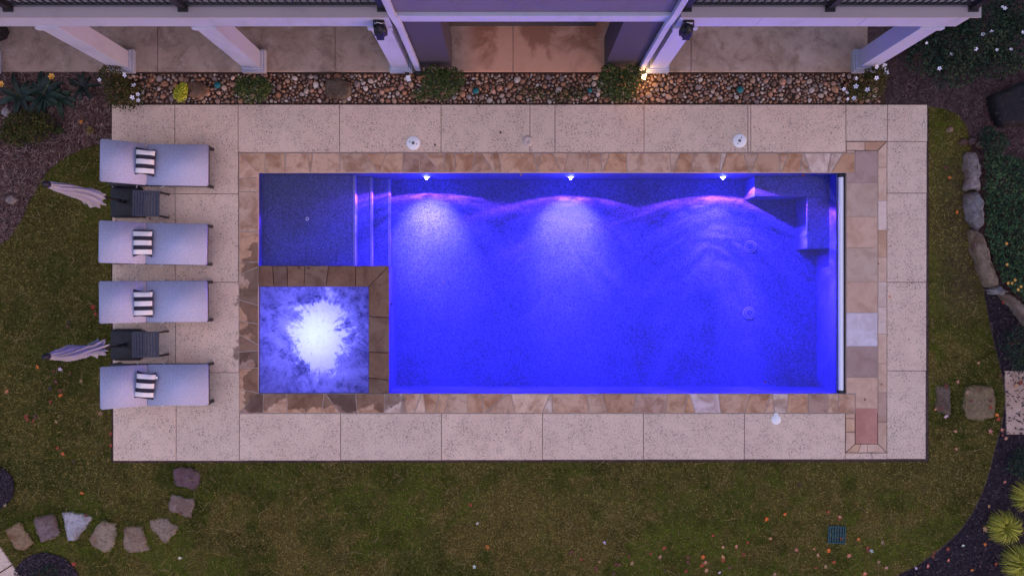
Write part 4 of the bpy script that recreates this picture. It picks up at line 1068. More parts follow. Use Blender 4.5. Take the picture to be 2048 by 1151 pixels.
# ------------------------------------------------------------------ pool fittings on the deck
def lid(px, py, r, mat, label, ang, detail=True):
    x, y, _ = G(px, py); o = empty('skimmer_lid', (x, y, 0), R(ang)); tag(o, label, 'skimmer lid')
    MB().lathe([(r, 0.0015), (r, 0.007), (r - 0.006, 0.010), (0, 0.011)], 40).build('cover', mat, o)
    if detail:
        MB().lathe([(0.026, 0.0112), (0.026, 0.0135), (0.018, 0.0145), (0, 0.0145)], 20).build('plug', M['black'], o)
        MB().box(-0.010, 0.010, -0.003, 0.003, 0.0146, 0.017).build('screw', M['whiteplastic'], o)
        for s in (-1, 1): MB().box(s * 0.062 - 0.011, s * 0.062 + 0.011, -0.007, 0.007, 0.0112, 0.0125).build('finger_hole', M['black'], o)
lid(826.5, 286, 0.122, M['whiteplastic'], 'round white skimmer lid on the deck above the left pool light', -18)
lid(1479, 281.5, 0.122, M['whiteplastic'], 'round white skimmer lid on the deck above the right pool light', 60)
M['concretelid'] = mat_obj('concrete_lid', 0.8, 0.2, 40)
lc = MB().lathe([(0.10, 0.0015), (0.10, 0.004), (0.03, 0.005), (0.028, 0.003), (0.0, 0.003)], 36).build('service_lid', M['concretelid'], None, (*gp([(1056, 282)])[0], 0), (0.62, 0.49, 0.42)); tag(lc, 'faint concrete coloured round lid on the deck between the white lids', 'service lid')
x, y, _ = G(1552, 838.5); wl_ = empty('water_lid', (x, y, 0)); tag(wl_, 'round white lid with a small tab below the pool coping', 'water lid')
MB().lathe([(0.085, 0.0015), (0.085, 0.007), (0.08, 0.009), (0, 0.010)], 36).build('cover', M['whiteplastic'], wl_)
MB().box(-0.035, 0.035, 0.078, 0.118, 0.0015, 0.007, 0.002).build('tab', M['whiteplastic'], wl_)
for (a, b, r, lab) in ((435.5, 170.5, 0.055, 'teal round valve in the pebbles beside the flat brown rock and yellow plant'), (952, 182, 0.055, 'teal round valve in the pebbles right of the shrub at the left downspout'),
                       (1180, 181, 0.042, 'teal round valve in the pebbles left of the shrub by the lit light'), (1480, 180, 0.06, 'teal round valve in the open pebbles right of the lit light')):
    x, y, _ = G(a, b); o = empty('irrigation_valve', (x, y, -0.05)); tag(o, lab, 'irrigation valve', 'teal valves in the pebble bed')
    MB().lathe([(r, 0), (r, 0.07), (r * 0.9, 0.08), (0, 0.085)], 24).build('cap', M['teal'], o)
    MB().lathe([(r * 1.25, 0), (r * 1.25, 0.05), (r * 1.02, 0.055)], 24).build('collar', M['gravelbase'], o)
# lawn drain
x, y, _ = G(1673.5, 1068.5, -0.03); o = empty('drain_grate', (x, y, -0.06), R(-2)); tag(o, 'square dark green drain grate set in the lawn', 'drain grate')
fr = MB(); s = 0.155; frame(fr, -s, s, -s, s, -s + 0.016, s - 0.016, -s + 0.016, s - 0.016, 0, 0.042); fr.build('frame', mat_simple('pale_green_rim', (0.025, 0.075, 0.075), 0.5), o)
MB().box(-s + 0.016, s - 0.016, -s + 0.016, s - 0.016, 0.0, 0.006).build('sump', M['black'], o)
me = MB().box(-0.012, 0.012, -s + 0.016, s - 0.016, 0.02, 0.036, 0.003).mesh('bar', M['drain'])
for k in range(6):
    b = bpy.data.objects.new('bar', me); link(b, o); b.location = (-0.115 + k * 0.046, 0, 0)
me = MB().box(-s + 0.016, s - 0.016, -0.006, 0.006, 0.014, 0.031).build('cross_bar', M['drain'], o)

# ------------------------------------------------------------------ stones
def rock(px, z0, z1, col, name, label, cat, group=None, round_=0.3, jag=0.012, mat='rock'):
    P = ccw(gp(px, z1)); n = 30; L = [0]
    for i in range(len(P)): L.append(L[-1] + math.hypot(P[(i + 1) % len(P)][0] - P[i][0], P[(i + 1) % len(P)][1] - P[i][1]))
    cx_ = sum(p[0] for p in P) / len(P); cy_ = sum(p[1] for p in P) / len(P); ring = []
    for k in range(n):
        d = L[-1] * k / n
        for i in range(len(P)):
            if L[i] <= d <= L[i + 1] + 1e-9:
                t = (d - L[i]) / (L[i + 1] - L[i]); a, b = P[i], P[(i + 1) % len(P)]; ring.append((a[0] + (b[0] - a[0]) * t - cx_, a[1] + (b[1] - a[1]) * t - cy_)); break
    # soften the corners a little
    ring = [tuple(0.12 * ring[i - 1][k] + 0.76 * ring[i][k] + 0.12 * ring[(i + 1) % n][k] for k in (0, 1)) for i in range(n)]
    V, Fc = [], []; hh = z1 - z0
    prof = [(1.0, 0.0), (1.03, 0.45), (0.995, 0.8), (0.93, 0.95), (0.78, 1.0), (0.5, 1.01), (0.22, 1.0)] if round_ < 0.5 else [(1.0, 0.0), (1.04, 0.3), (1.0, 0.6), (0.9, 0.83), (0.72, 0.96), (0.45, 1.02), (0.2, 1.03)]
    sd = random.uniform(0, 50)
    for k, h in prof:
        for i, (a, b) in enumerate(ring):
            j = jag * (math.sin(i * 1.7 + sd) + math.sin(i * 0.9 + h * 5 + sd * 2)) * 0.5
            s_ = k * (1 + j / (math.hypot(a, b) + 0.05)); V.append((a * s_, b * s_, z0 + hh * h + (random.uniform(-1, 1) * jag * 0.5 * min(1, hh * 8) if h > 0.5 else 0)))
    m = len(prof)
    for l in range(m - 1):
        for i in range(n): Fc.append((l * n + i, l * n + (i + 1) % n, (l + 1) * n + (i + 1) % n, (l + 1) * n + i))
    Fc.append(tuple((m - 1) * n + i for i in range(n)))
    o = MB().add(V, Fc, True).build(name, M[mat], None, (cx_, cy_, 0), col); tag(o, label, cat, group)
    return o
ST = [([(8, 1060), (38, 1041), (67, 1085), (65, 1090), (40, 1102), (27, 1095)], (0.34, 0.22, 0.13), 'orange tan stepping stone next to the corner walkway'),
      ([(63, 1036), (108, 1025), (121, 1068), (118, 1072), (80, 1086)], (0.25, 0.18, 0.19), 'square purple grey stepping stone left of the white triangular one'),
      ([(122, 1023), (150, 1024), (187, 1033), (150, 1083), (135, 1081)], (0.52, 0.50, 0.58), 'white triangular stepping stone in the lawn path'),
      ([(198, 1040), (233, 1047), (230, 1085), (222, 1102), (205, 1103), (180, 1090), (177, 1078)], (0.36, 0.27, 0.20), 'broad tan stepping stone with a rounded foot, right of the white one'),
      ([(246, 1053), (283, 1050), (300, 1100), (262, 1107), (246, 1095)], (0.35, 0.25, 0.19), 'tall narrow tan stepping stone at the lowest point of the path'),
      ([(297, 1040), (325, 1033), (359, 1054), (350, 1067), (330, 1088), (300, 1055)], (0.33, 0.25, 0.20), 'tan stepping stone tapering downwards at the bend of the path'),
      ([(340, 988), (390, 998), (382, 1037), (335, 1020)], (0.33, 0.25, 0.23), 'pinkish square stepping stone with a dark leaf on it'),
      ([(345, 935), (385, 934), (402, 950), (398, 970), (388, 980), (352, 972), (343, 950)], (0.19, 0.115, 0.14), 'dark purple stepping stone just below the pool deck'),
      ([(1871, 770), (1902, 770), (1903, 830), (1895, 832), (1871, 820)], (0.16, 0.12, 0.095), 'narrow weathered stepping stone beside the pool deck, right lawn'),
      ([(1930, 775), (1945, 768), (1985, 772), (1993, 790), (1990, 835), (1965, 842), (1935, 838), (1924, 815)], (0.23, 0.175, 0.105), 'large mottled yellowish stepping stone in the right lawn')]
for px, c, lab in ST: rock(px, -0.10, -0.024, c, 'stepping_stone', lab, 'stepping stone', 'stepping stones set in the lawn', 0.3, 0.022)
V_, F_, C_ = [], [], []
for px, c, lab in ST:
    P = gp(px, -0.03); n = 0
    for i in range(len(P)):
        a, b = P[i], P[(i + 1) % len(P)]; L = math.hypot(b[0] - a[0], b[1] - a[1]); k = int(L * 420); t = rng.random(k)
        x = a[0] + (b[0] - a[0]) * t + rng.normal(0, 0.014, k); y = a[1] + (b[1] - a[1]) * t + rng.normal(0, 0.014, k)
        v, f, cc = blades(x, y, -0.045, 0.05, 0.0034, 0.9, lawn_color(x, y, k)); F_.append(f + sum(len(q) for q in V_)); V_.append(v); C_.append(cc)
tag(np_obj('grass_fringe', np.concatenate(V_), np.concatenate(F_), M['blade'], np.concatenate(C_)), kind='stuff')
BO = [([(1943, 303), (1956, 300), (1963, 325), (1966, 345), (1960, 365), (1965, 380), (1940, 375), (1944, 350), (1941, 330)], (0.30, 0.26, 0.27), 'long pale boulder with a light vein at the top of the bed edging'),
      ([(1940, 384), (1966, 384), (1972, 410), (1972, 440), (1970, 462), (1950, 448), (1944, 420)], (0.25, 0.24, 0.27), 'grey boulder with a dark upper end, second in the bed edging'),
      ([(1950, 456), (1966, 463), (1980, 490), (1988, 530), (2006, 572), (1985, 577), (1968, 540), (1955, 500)], (0.26, 0.20, 0.15), 'long brown boulder in the middle of the bed edging'),
      ([(1985, 579), (2005, 573), (2021, 583), (2012, 589), (1995, 588)], (0.34, 0.34, 0.38), 'short pale wedge boulder between two brown ones in the edging'),
      ([(2010, 590), (2022, 585), (2048, 605), (2085, 640), (2065, 655), (2035, 617)], (0.26, 0.21, 0.18), 'brown boulder running off the photo edge at the foot of the edging')]
for px, c, lab in BO: rock(px, -0.1, 0.20, c, 'boulder', lab, 'boulder', 'boulders edging the right bed', 0.7, 0.045)
rock([(372, 165), (385, 161), (405, 165), (416, 173), (412, 185), (390, 195), (375, 192)], -0.06, 0.06, (0.20, 0.125, 0.09), 'flat_rock', 'flat brown rock in the pebbles beside the yellow green plant', 'rock', None, 0.3)
rock([(650, 160), (672, 155), (700, 163), (701, 188), (688, 196), (670, 197), (651, 190)], -0.06, 0.07, (0.15, 0.11, 0.085), 'flat_rock', 'dark slab of rock alone in the open pebbles', 'rock', None, 0.3)
for px, c, lab in ((circle_px(10, 223, 9, 11, 9, 0.15, 5), (0.40, 0.38, 0.42), 'pale round rock at the photo edge beside the olive shrub'), (circle_px(19, 398, 12, 9, 9, 0.15, 6), (0.30, 0.25, 0.25), 'pale rock on the pine straw left of the upper umbrella'),
                   (circle_px(1903.5, 257.5, 6, 6, 8, 0.1, 7), (0.42, 0.30, 0.22), 'small tan rock lying on the lawn right of the deck corner'), (circle_px(1931, 283, 8, 7, 8, 0.2, 8), (0.16, 0.10, 0.09), 'small dark brown rock at the head of the boulder edging'),
                   (circle_px(1947, 281, 9, 8, 8, 0.2, 9), (0.12, 0.08, 0.085), 'dark rock between two small rocks above the boulder edging'), (circle_px(1964, 287, 8, 7, 8, 0.2, 10), (0.20, 0.15, 0.13), 'small rock beside the leafy shrub above the boulder edging')):
    rock(px, -0.08, 0.05, c, 'small_rock', lab, 'rock', None, 0.7, 0.006)
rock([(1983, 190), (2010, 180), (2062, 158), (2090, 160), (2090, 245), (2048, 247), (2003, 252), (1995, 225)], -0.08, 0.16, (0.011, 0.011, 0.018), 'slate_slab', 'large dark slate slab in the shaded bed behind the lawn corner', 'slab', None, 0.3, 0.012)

# ------------------------------------------------------------------ plants
def leaves(lobes, n, size, pal, flat=0.6, aspect=0.5, shell=0.55):
    """leaf shaped folded quads spread through several lobes (x, y, z, rx, ry, rz)"""
    w = np.array([l[3] * l[4] for l in lobes]); w = w / w.sum(); k = rng.choice(len(lobes), n, p=w)
    Lb = np.array(lobes)[k]
    d = rng.normal(size=(n, 3)); d /= np.linalg.norm(d, axis=1)[:, None]; d[:, 2] = np.abs(d[:, 2]) * 1.0 - 0.15
    r = shell + (1 - shell) * rng.random(n) ** 0.6; r *= 0.88 + 0.3 * vnoise(Lb[:, 0] + d[:, 0] * 2.0, Lb[:, 1] + d[:, 1] * 2.0 + d[:, 2], 1.9)
    c = Lb[:, :3] + d * r[:, None] * Lb[:, 3:6]; c[:, 2] = np.maximum(c[:, 2], -0.03)
    a = rng.uniform(0, 2 * np.pi, n); tilt = rng.normal(0, flat, n)
    u = np.stack([np.cos(a) * np.cos(tilt), np.sin(a) * np.cos(tilt), np.sin(tilt)], 1)
    nrm = d * 0.8 + np.array([0, 0, 0.9]) + rng.normal(0, 0.35, (n, 3)); v = np.cross(nrm, u); v /= np.linalg.norm(v, axis=1)[:, None] + 1e-9
    up = np.cross(u, v); L = size * rng.uniform(0.6, 1.35, n)[:, None]; W = L * aspect
    p0 = c - u * L * 0.5; p1 = c + v * W * 0.5 - up * L * 0.06; p2 = c + u * L * 0.5 - up * L * 0.12; p3 = c - v * W * 0.5 - up * L * 0.06; m1 = c + up * L * 0.05
    V = np.stack([p0, p1, p2, p3, m1], 1).reshape(-1, 3); b = np.arange(n) * 5
    Fc = np.concatenate([np.stack([b, b + 4, b + 1], 1), np.stack([b + 4, b + 2, b + 1], 1), np.stack([b, b + 3, b + 4], 1), np.stack([b + 4, b + 3, b + 2], 1)])
    pal = np.array(pal); cc = pal[rng.integers(0, len(pal), n)] * rng.uniform(0.6, 1.35, (n, 1))
    return V, Fc, np.repeat(cc, 5, 0)
def flower_mesh(r, col, petals=5, cup=0.35):
    mb = MB(); v, f = [], []
    for k in range(petals):
        a = 2 * math.pi * k / petals; ca, sa = math.cos(a), math.sin(a); n = len(v)
        for (x, y, z) in ((0.05, 0, 0), (0.55, -0.34, 0.5), (1.0, -0.16, 0.75), (1.0, 0.16, 0.75), (0.55, 0.34, 0.5)):
            v.append(((x * ca - y * sa) * r, (x * sa + y * ca) * r, z * r * cup))
        f.append(tuple(range(n, n + 5)))
    return mb.add(v, f)
WHITE = mat_simple('white_petal', (0.80, 0.78, 0.84), 0.7, n=0.05); YELLOW = mat_simple('yellow_petal', (0.72, 0.36, 0.06), 0.7, n=0.1)
def plant(name, label, lobes_px, n, size, pal, cat='shrub', flowers=(), fmat=None, fr=0.045, group=None, **kw):
    """lobes in pixels: (px, py, radius x, radius y, height of centre, half height)"""
    lobes = []
    for (px, py, rx, ry, zc, hz) in lobes_px:
        x, y, _ = G(px, py, zc); lobes.append((x, y, zc, rx * (H - zc) / F, ry * (H - zc) / F, hz))
    ox, oy = lobes[0][0], lobes[0][1]; o = empty(name, (ox, oy, -0.06)); tag(o, label, cat, group)
    V, Fc, Cc = leaves(lobes, n, size, pal, **kw); V = V - np.array([ox, oy, -0.06])
    np_obj('foliage', V, Fc, M['leaf'], Cc, o)
    st = MB()
    for l in lobes:
        for k in range(4):
            a = random.uniform(0, 6.28); q = random.uniform(0.2, 0.6)
            st.tube((l[0] - ox, l[1] - oy, 0), (l[0] - ox + l[3] * q * math.cos(a), l[1] - oy + l[4] * q * math.sin(a), l[2] + 0.06 + l[5] * 0.5), 0.010, 0.004, 6)
    s = st.build('stem', M['dryleaf'], o, color=(0.08, 0.05, 0.035)); s['kind'] = 'stuff'
    if flowers:
        for (px, py, zz) in flowers:
            me = flower_mesh(fr * random.uniform(0.8, 1.25), None).mesh('flower', fmat or WHITE)
            fo = bpy.data.objects.new('flower', me); link(fo, o); x, y, _ = G(px, py, zz); fo.location = (x - ox, y - oy, zz + 0.06); fo.rotation_euler = (random.uniform(-.5, .5), random.uniform(-.5, .5), random.uniform(0, 6))
    return o
GD = [(0.014, 0.028, 0.018), (0.022, 0.042, 0.024), (0.010, 0.021, 0.014), (0.032, 0.058, 0.026)]
GM = [(0.034, 0.060, 0.016), (0.055, 0.085, 0.020), (0.018, 0.034, 0.011), (0.085, 0.105, 0.026)]
GO = [(0.045, 0.052, 0.012), (0.065, 0.068, 0.015), (0.022, 0.028, 0.008), (0.09, 0.06, 0.018)]
plant('flowering_shrub', 'big dark green shrub with scattered white flowers beside the corner column',
      [(1850, 105, 45, 45, 0.45, 0.35), (1900, 85, 60, 60, 0.55, 0.45), (1965, 60, 70, 65, 0.65, 0.5), (2030, 85, 65, 60, 0.6, 0.5), (1905, 140, 52, 38, 0.35, 0.35), (1990, 130, 50, 30, 0.45, 0.4), (2050, 20, 70, 60, 0.7, 0.5), (1900, 30, 40, 40, 0.6, 0.4)],
      9000, 0.055, GD, flowers=[(1903, 109, 0.8), (1983, 64, 1.0), (1966, 69, 1.0), (2022, 99, 0.95), (2010, 17, 1.1), (2005, 14, 1.1), (1879, 137, 0.7), (1853, 86, 0.8), (2046, 65, 1.0), (1952, 98, 0.9), (1994, 100, 0.9)], fr=0.03)
plant('round_shrub', 'low round green shrub at the foot of the second column from the left', [(505, 180, 39, 27, 0.20, 0.2), (488, 170, 20, 18, 0.25, 0.2), (524, 172, 22, 20, 0.25, 0.2)], 1700, 0.042, GM, group='green shrubs in the pebble bed')
plant('round_shrub', 'leafy green shrub beside the left downspout of the grey bay', [(884, 170, 40, 33, 0.25, 0.22), (868, 152, 28, 22, 0.3, 0.2), (905, 158, 28, 24, 0.28, 0.2), (842, 189, 22, 14, 0.12, 0.12)], 2300, 0.042, GM, group='green shrubs in the pebble bed')
plant('round_shrub', 'leafy green shrub beside the lit garden light', [(1237, 165, 44, 30, 0.25, 0.22), (1222, 150, 24, 24, 0.32, 0.2), (1264, 152, 28, 24, 0.3, 0.2), (1240, 188, 36, 18, 0.15, 0.14)], 2400, 0.042, GM, group='green shrubs in the pebble bed')
plant('creeping_plant', 'thin sprawling green plant over the pebbles near the deck edge', [(1116, 193, 28, 13, 0.06, 0.08), (1065, 188, 30, 16, 0.05, 0.05), (1150, 186, 24, 14, 0.05, 0.05)], 420, 0.032, GM, cat='plant')
plant('flowering_shrub', 'green plant with star shaped white flowers at the corner column foot', [(1735, 172, 36, 30, 0.25, 0.25), (1712, 182, 24, 20, 0.2, 0.2), (1752, 150, 24, 22, 0.25, 0.2)], 1500, 0.045, GO,
      flowers=[(1753, 134, 0.5), (1753, 156, 0.48), (1712, 157, 0.4), (1712, 173, 0.4), (1688, 178, 0.35), (1694, 186, 0.33), (1708, 197, 0.3), (1735, 180, 0.45), (1695, 198, 0.3), (1773, 146, 0.35)], fr=0.038)
plant('flowering_shrub', 'sprawling olive plant with white flowers at the leftmost column foot', [(240, 185, 34, 34, 0.25, 0.25), (225, 150, 28, 24, 0.25, 0.25), (262, 190, 28, 30, 0.2, 0.2)], 1500, 0.045, GO,
      flowers=[(268, 171, 0.35), (276, 189, 0.35), (265, 195, 0.35), (277, 201, 0.3), (199, 160, 0.35), (250, 150, 0.4)], fr=0.038)
plant('olive_shrub', 'low olive green shrub with reddish tips on the left pine straw', [(45, 250, 42, 32, 0.2, 0.2), (70, 262, 32, 26, 0.2, 0.2), (85, 245, 24, 22, 0.2, 0.2), (30, 268, 34, 24, 0.2, 0.2)], 2300, 0.05, GO)
plant('leafy_shrub', 'dark leafy shrub overhanging the head of the boulder edging', [(1990, 285, 28, 22, 0.25, 0.2), (1975, 268, 18, 16, 0.25, 0.2)], 900, 0.045, GD)
plant('leafy_shrub', 'dark spiky green shrub at the right photo edge above the concrete walk', [(2040, 690, 40, 44, 0.35, 0.35), (2062, 720, 40, 40, 0.3, 0.3)], 1600, 0.06, GD, aspect=0.25)
plant('leafy_shrub', 'dark shrub in the black mulch at the right edge of the lawn', [(2050, 925, 34, 34, 0.3, 0.3)], 900, 0.05, GD)
plant('yellow_plant', 'bright yellow green mounded plant beside the flat brown rock', [(361, 187, 14, 18, 0.10, 0.10), (366, 176, 11, 11, 0.1, 0.1)], 700, 0.028, [(0.42, 0.42, 0.03), (0.52, 0.52, 0.05), (0.30, 0.32, 0.02)], cat='plant', aspect=0.75)
plant('small_weed', 'small green weed sprouting from the left pine straw', [(116, 258, 12, 10, 0.04, 0.04)], 60, 0.05, GM, cat='plant')
plant('low_plant', 'dark low plant in the round mulch patch by the corner walkway', [(100, 1140, 20, 14, 0.06, 0.06), (75, 1150, 16, 10, 0.05, 0.05)], 160, 0.04, GD, cat='plant')
# ground cover behind the boulders
GC = [(1968, 300), (2000, 312), (2048, 320), (2130, 320), (2130, 640), (2085, 632), (2048, 600), (2022, 582), (2006, 568), (1990, 530), (1982, 490), (1973, 460), (1975, 410), (1968, 380), (1968, 345)]
P = gp(GC, 0.15); P2 = np.array(P); x, y = scatter_pts(P2[:, 0].min(), P2[:, 0].max(), P2[:, 1].min(), P2[:, 1].max(), 9000); k = inside(P, x, y); x, y = x[k], y[k]; n = len(x)
V, Fc, Cc = leaves([(0, 0, 0, 0.05, 0.05, 0.05)], n, 0.062, [(0.022, 0.050, 0.024), (0.036, 0.075, 0.032), (0.012, 0.026, 0.015), (0.055, 0.10, 0.036)], shell=0.2)
hz = 0.10 + 0.16 * vnoise(x, y, 2.2); V = V + np.repeat(np.stack([x, y, hz], 1), 5, 0)
tag(np_obj('ground_cover', V, Fc, M['leaf'], Cc), kind='stuff')
for i, (a, b) in enumerate(((2014, 529), (2016, 566), (2024, 566), (2042, 573), (2036, 579), (2013, 487), (2030, 560))):
    o = flower_mesh(0.028, None).build('yellow_flower', YELLOW, None, G(a, b, 0.28)); tag(o, ['small yellow flower alone in the ground cover beside the long brown boulder', 'yellow flower above the short pale wedge boulder, left of a pair', 'yellow flower above the short pale wedge boulder, right of a pair', 'yellow flower nearest the photo edge in the ground cover', 'lowest yellow flower in the ground cover, beside the boulder edging', 'topmost yellow flower in the ground cover', 'yellow flower midway between the pair and the photo edge'][i], 'flower', 'yellow flowers in the ground cover')
# day lilies: strap leaves and two yellow flowers on stalks
def strap_leaf(mb, base, direc, L, w, droop):
    v = []; n = 7; d = Vector(direc).normalized(); s = Vector((-d.y, d.x, 0))
    for k in range(n + 1):
        t = k / n; p = Vector(base) + d * (L * t) + Vector((0, 0, L * (0.75 * t - droop * t * t))); ww = w * math.sin(math.pi * (0.12 + 0.86 * t)) ** 0.7
        v += [p - s * ww, p + Vector((0, 0, -0.3 * ww)), p + s * ww]
    f = []
    for k in range(n): f += [(k * 3, k * 3 + 1, k * 3 + 4, k * 3 + 3), (k * 3 + 1, k * 3 + 2, k * 3 + 5, k * 3 + 4)]
    mb.add(v, f, True)
M['strap'] = mat_obj('strap_leaf', 0.5, 0.3, 12)
def lily(px, py, nl, L, w, label, fl, seed, col):
    r = random.Random(seed); x, y, _ = G(px, py); o = empty('broad_leaf_plant', (x, y, -0.06)); tag(o, label, 'plant', 'broad leaved plants in the left bed')
    for k in range(nl):
        a = 6.283 * k / nl + r.uniform(-.3, .3); mb = MB(); strap_leaf(mb, (0, 0, 0.02), (math.cos(a), math.sin(a), 0), L * r.uniform(0.7, 1.15), w * r.uniform(0.7, 1.2), r.uniform(0.5, 0.9))
        q = r.uniform(0.7, 1.3); mb.build('leaf', M['strap'], o, color=tuple(c * q for c in col))
    for (fx, fy, fz) in fl:
        p = Vector(G(fx, fy, fz)) - Vector((x, y, -0.06)); MB().tube((0, 0, 0.05), p, 0.008, 0.005, 6).build('stalk', M['strap'], o, color=(0.12, 0.14, 0.05))
        f_ = flower_mesh(0.058, None, 6, 0.9).build('flower', YELLOW, o); f_.location = p
lily(86, 186, 13, 0.42, 0.055, 'broad leaved dark green plant with one yellow flower below the patio', [(105, 154, 0.6)], 1, (0.010, 0.030, 0.018))
lily(40, 192, 12, 0.40, 0.05, 'broad leaved green plant with a yellow flower at the photo edge', [(4, 169, 0.6)], 2, (0.011, 0.026, 0.014))
lily(118, 196, 8, 0.34, 0.06, 'broad leaved green plant with an open lower leaf, farthest from the edge', [], 3, (0.018, 0.042, 0.018))
lily(165, 172, 10, 0.36, 0.03, 'dark narrow leaved plant between the yellow lily and the white flowers', [], 5, (0.009, 0.018, 0.010))
# yellow green grass clumps and a dry tuft
def clump(px, py, r, n, label, pal, seed, hgt=0.30):
    x, y, _ = G(px, py, 0.1); o = empty('grass_clump', (x, y, -0.06)); tag(o, label, 'grass clump', 'yellow green grass clumps at the corner')
    V, Fc, Cc = [], [], []
    pal = np.array(pal)
    for k in range(n):
        a = rng.uniform(0, 6.283); L = r * rng.uniform(0.55, 1.1); w = 0.0055 * rng.uniform(0.7, 1.4); c = pal[rng.integers(0, len(pal))] * rng.uniform(0.6, 1.4); h = hgt * rng.uniform(0.5, 1.1); b0 = rng.uniform(0, 0.05)
        d = np.array([math.cos(a), math.sin(a)]); s = np.array([-d[1], d[0]]); bend = rng.uniform(-0.4, 0.4)
        base = len(V)
        for j in range(5):
            t = j / 4; q = d * (b0 + (L - b0) * t) + s * bend * L * t * t * 0.5; z = h * math.sin(math.pi * (0.08 + 0.74 * t)) * (1 if t < 0.99 else 0.8); ww = w * (1 - t * 0.85)
            V += [(q[0] - s[0] * ww, q[1] - s[1] * ww, z), (q[0] + s[0] * ww, q[1] + s[1] * ww, z)]; Cc += [c, c]
        for j in range(4): Fc.append((base + 2 * j, base + 2 * j + 1, base + 2 * j + 3, base + 2 * j + 2))
    np_obj('blades', np.array(V), np.array(Fc), M['blade'], np.array(Cc), o)
    return o
YG = [(0.44, 0.42, 0.05), (0.28, 0.29, 0.04), (0.60, 0.52, 0.10), (0.15, 0.17, 0.025)]
clump(2012, 1055, 0.32, 520, 'round yellow green grass clump, whole, in the corner mulch', YG, 1)
clump(2046, 1128, 0.38, 560, 'yellow green grass clump at the very bottom right corner', YG, 2)
clump(2056, 992, 0.30, 460, 'yellow green grass clump cut off by the right edge, uppermost of three', YG, 3)
o = clump(174, 258, 0.10, 40, 'small dry yellow grass tuft on the pine straw', [(0.32, 0.24, 0.08), (0.22, 0.16, 0.06)], 4, 0.1); del o['group']

# ------------------------------------------------------------------ fallen leaves
LC = {'o': ((0.58, 0.15, 0.03), 'rust orange'), 'r': ((0.33, 0.06, 0.035), 'dark red'), 'm': ((0.17, 0.055, 0.04), 'maroon brown'), 'p': ((0.50, 0.235, 0.135), 'pinkish tan'), 't': ((0.34, 0.19, 0.09), 'tan brown'), 'w': ((0.56, 0.49, 0.43), 'pale whitish'), 'd': ((0.07, 0.04, 0.035), 'dark brown')}
def leaf_mesh(seed):
    r = random.Random(seed); n = 10; v = [(0, 0, 0.012)]; mb = MB()
    for k in range(n):
        a = 2 * math.pi * k / n; q = (1.0 if k % 2 == 0 else 0.55) * r.uniform(0.75, 1.15)
        v.append((q * math.cos(a), q * 0.85 * math.sin(a), 0.25 * r.uniform(-0.2, 1.0) * q))
    f = [(0, 1 + k, 1 + (k + 1) % n) for k in range(n)]
    v += [(-0.9, 0.02, 0.05), (-1.5, 0.12, 0.1), (-1.5, 0.07, 0.1), (-0.9, -0.03, 0.05)]; f.append((n + 1, n + 2, n + 3, n + 4))
    return mb.add(v, f).mesh('fallen_leaf', M['dryleaf'])
LM = [leaf_mesh(s) for s in range(10)]
LMK = [('green drain grate', 1673, 1068), ('white triangular stepping stone', 152, 1052), ('dark purple stepping stone', 373, 955), ('lower umbrella top', 85, 715), ('lounger nearest the stepping stones', 300, 770),
       ('lounger above the lower umbrella', 300, 604), ('mottled yellowish stepping stone', 1958, 805), ('whole grass clump', 2012, 1055), ('boulder with the dark end', 1958, 420), ('long brown boulder', 1975, 520),
       ('blue grey lid stone', 1724, 658), ('red lid stone', 1732, 850), ('upper umbrella base', 258, 405), ('skimmer lid at the left pool light', 826, 286), ('olive shrub', 50, 250), ('walk at the right edge', 2040, 800), ('bottom right grass clump', 2046, 1128)]
ORD = ['first', 'second', 'third', 'fourth', 'fifth', 'sixth']
def where(x, y):
    if 479 < x < 1580 and y > 925:
        d = (y - 920) / 112.2; k = ((x - 479) % 202) / 202
        w = 'just below' if d < 0.8 else 'a metre below' if d < 1.35 else 'well below' if d < 1.65 else 'far below' if d < 1.85 else 'farthest below'
        h = 'left end' if k < 0.2 else 'left half' if k < 0.45 else 'middle' if k < 0.6 else 'right half' if k < 0.85 else 'right end'
        return f'{w} the {h} of the {ORD[min(5, int((x - 479) / 202))]} long deck slab'
    n, a, b = min(LMK, key=lambda l: math.hypot(l[1] - x, l[2] - y)); dx, dy = x - a, y - b
    d = math.hypot(dx, dy) / 112.2; t = ''
    if abs(dy) > 0.4 * abs(dx): t = 'above' if dy < 0 else 'below'
    if abs(dx) > 0.4 * abs(dy): t += (' and ' if t else '') + ('left' if dx < 0 else 'right')
    w = 'touching close' if d < 0.22 else 'close' if d < 0.4 else 'a short step' if d < 0.65 else 'a step' if d < 0.9 else 'a stride' if d < 1.3 else 'well away'
    return f'{w} {t} of the {n}' if not t in ('above', 'below') else f'{w} {t} the {n}'
def zone(x, y):
    if 223 < x < 1855 and 209 < y < 921: return 'pool'
    if x > 1860 and y > 900 and not inside(np.array(LAWN_PX), np.array([x * 1.0]), np.array([y * 1.0]))[0]: return 'black'
    return 'lawn'
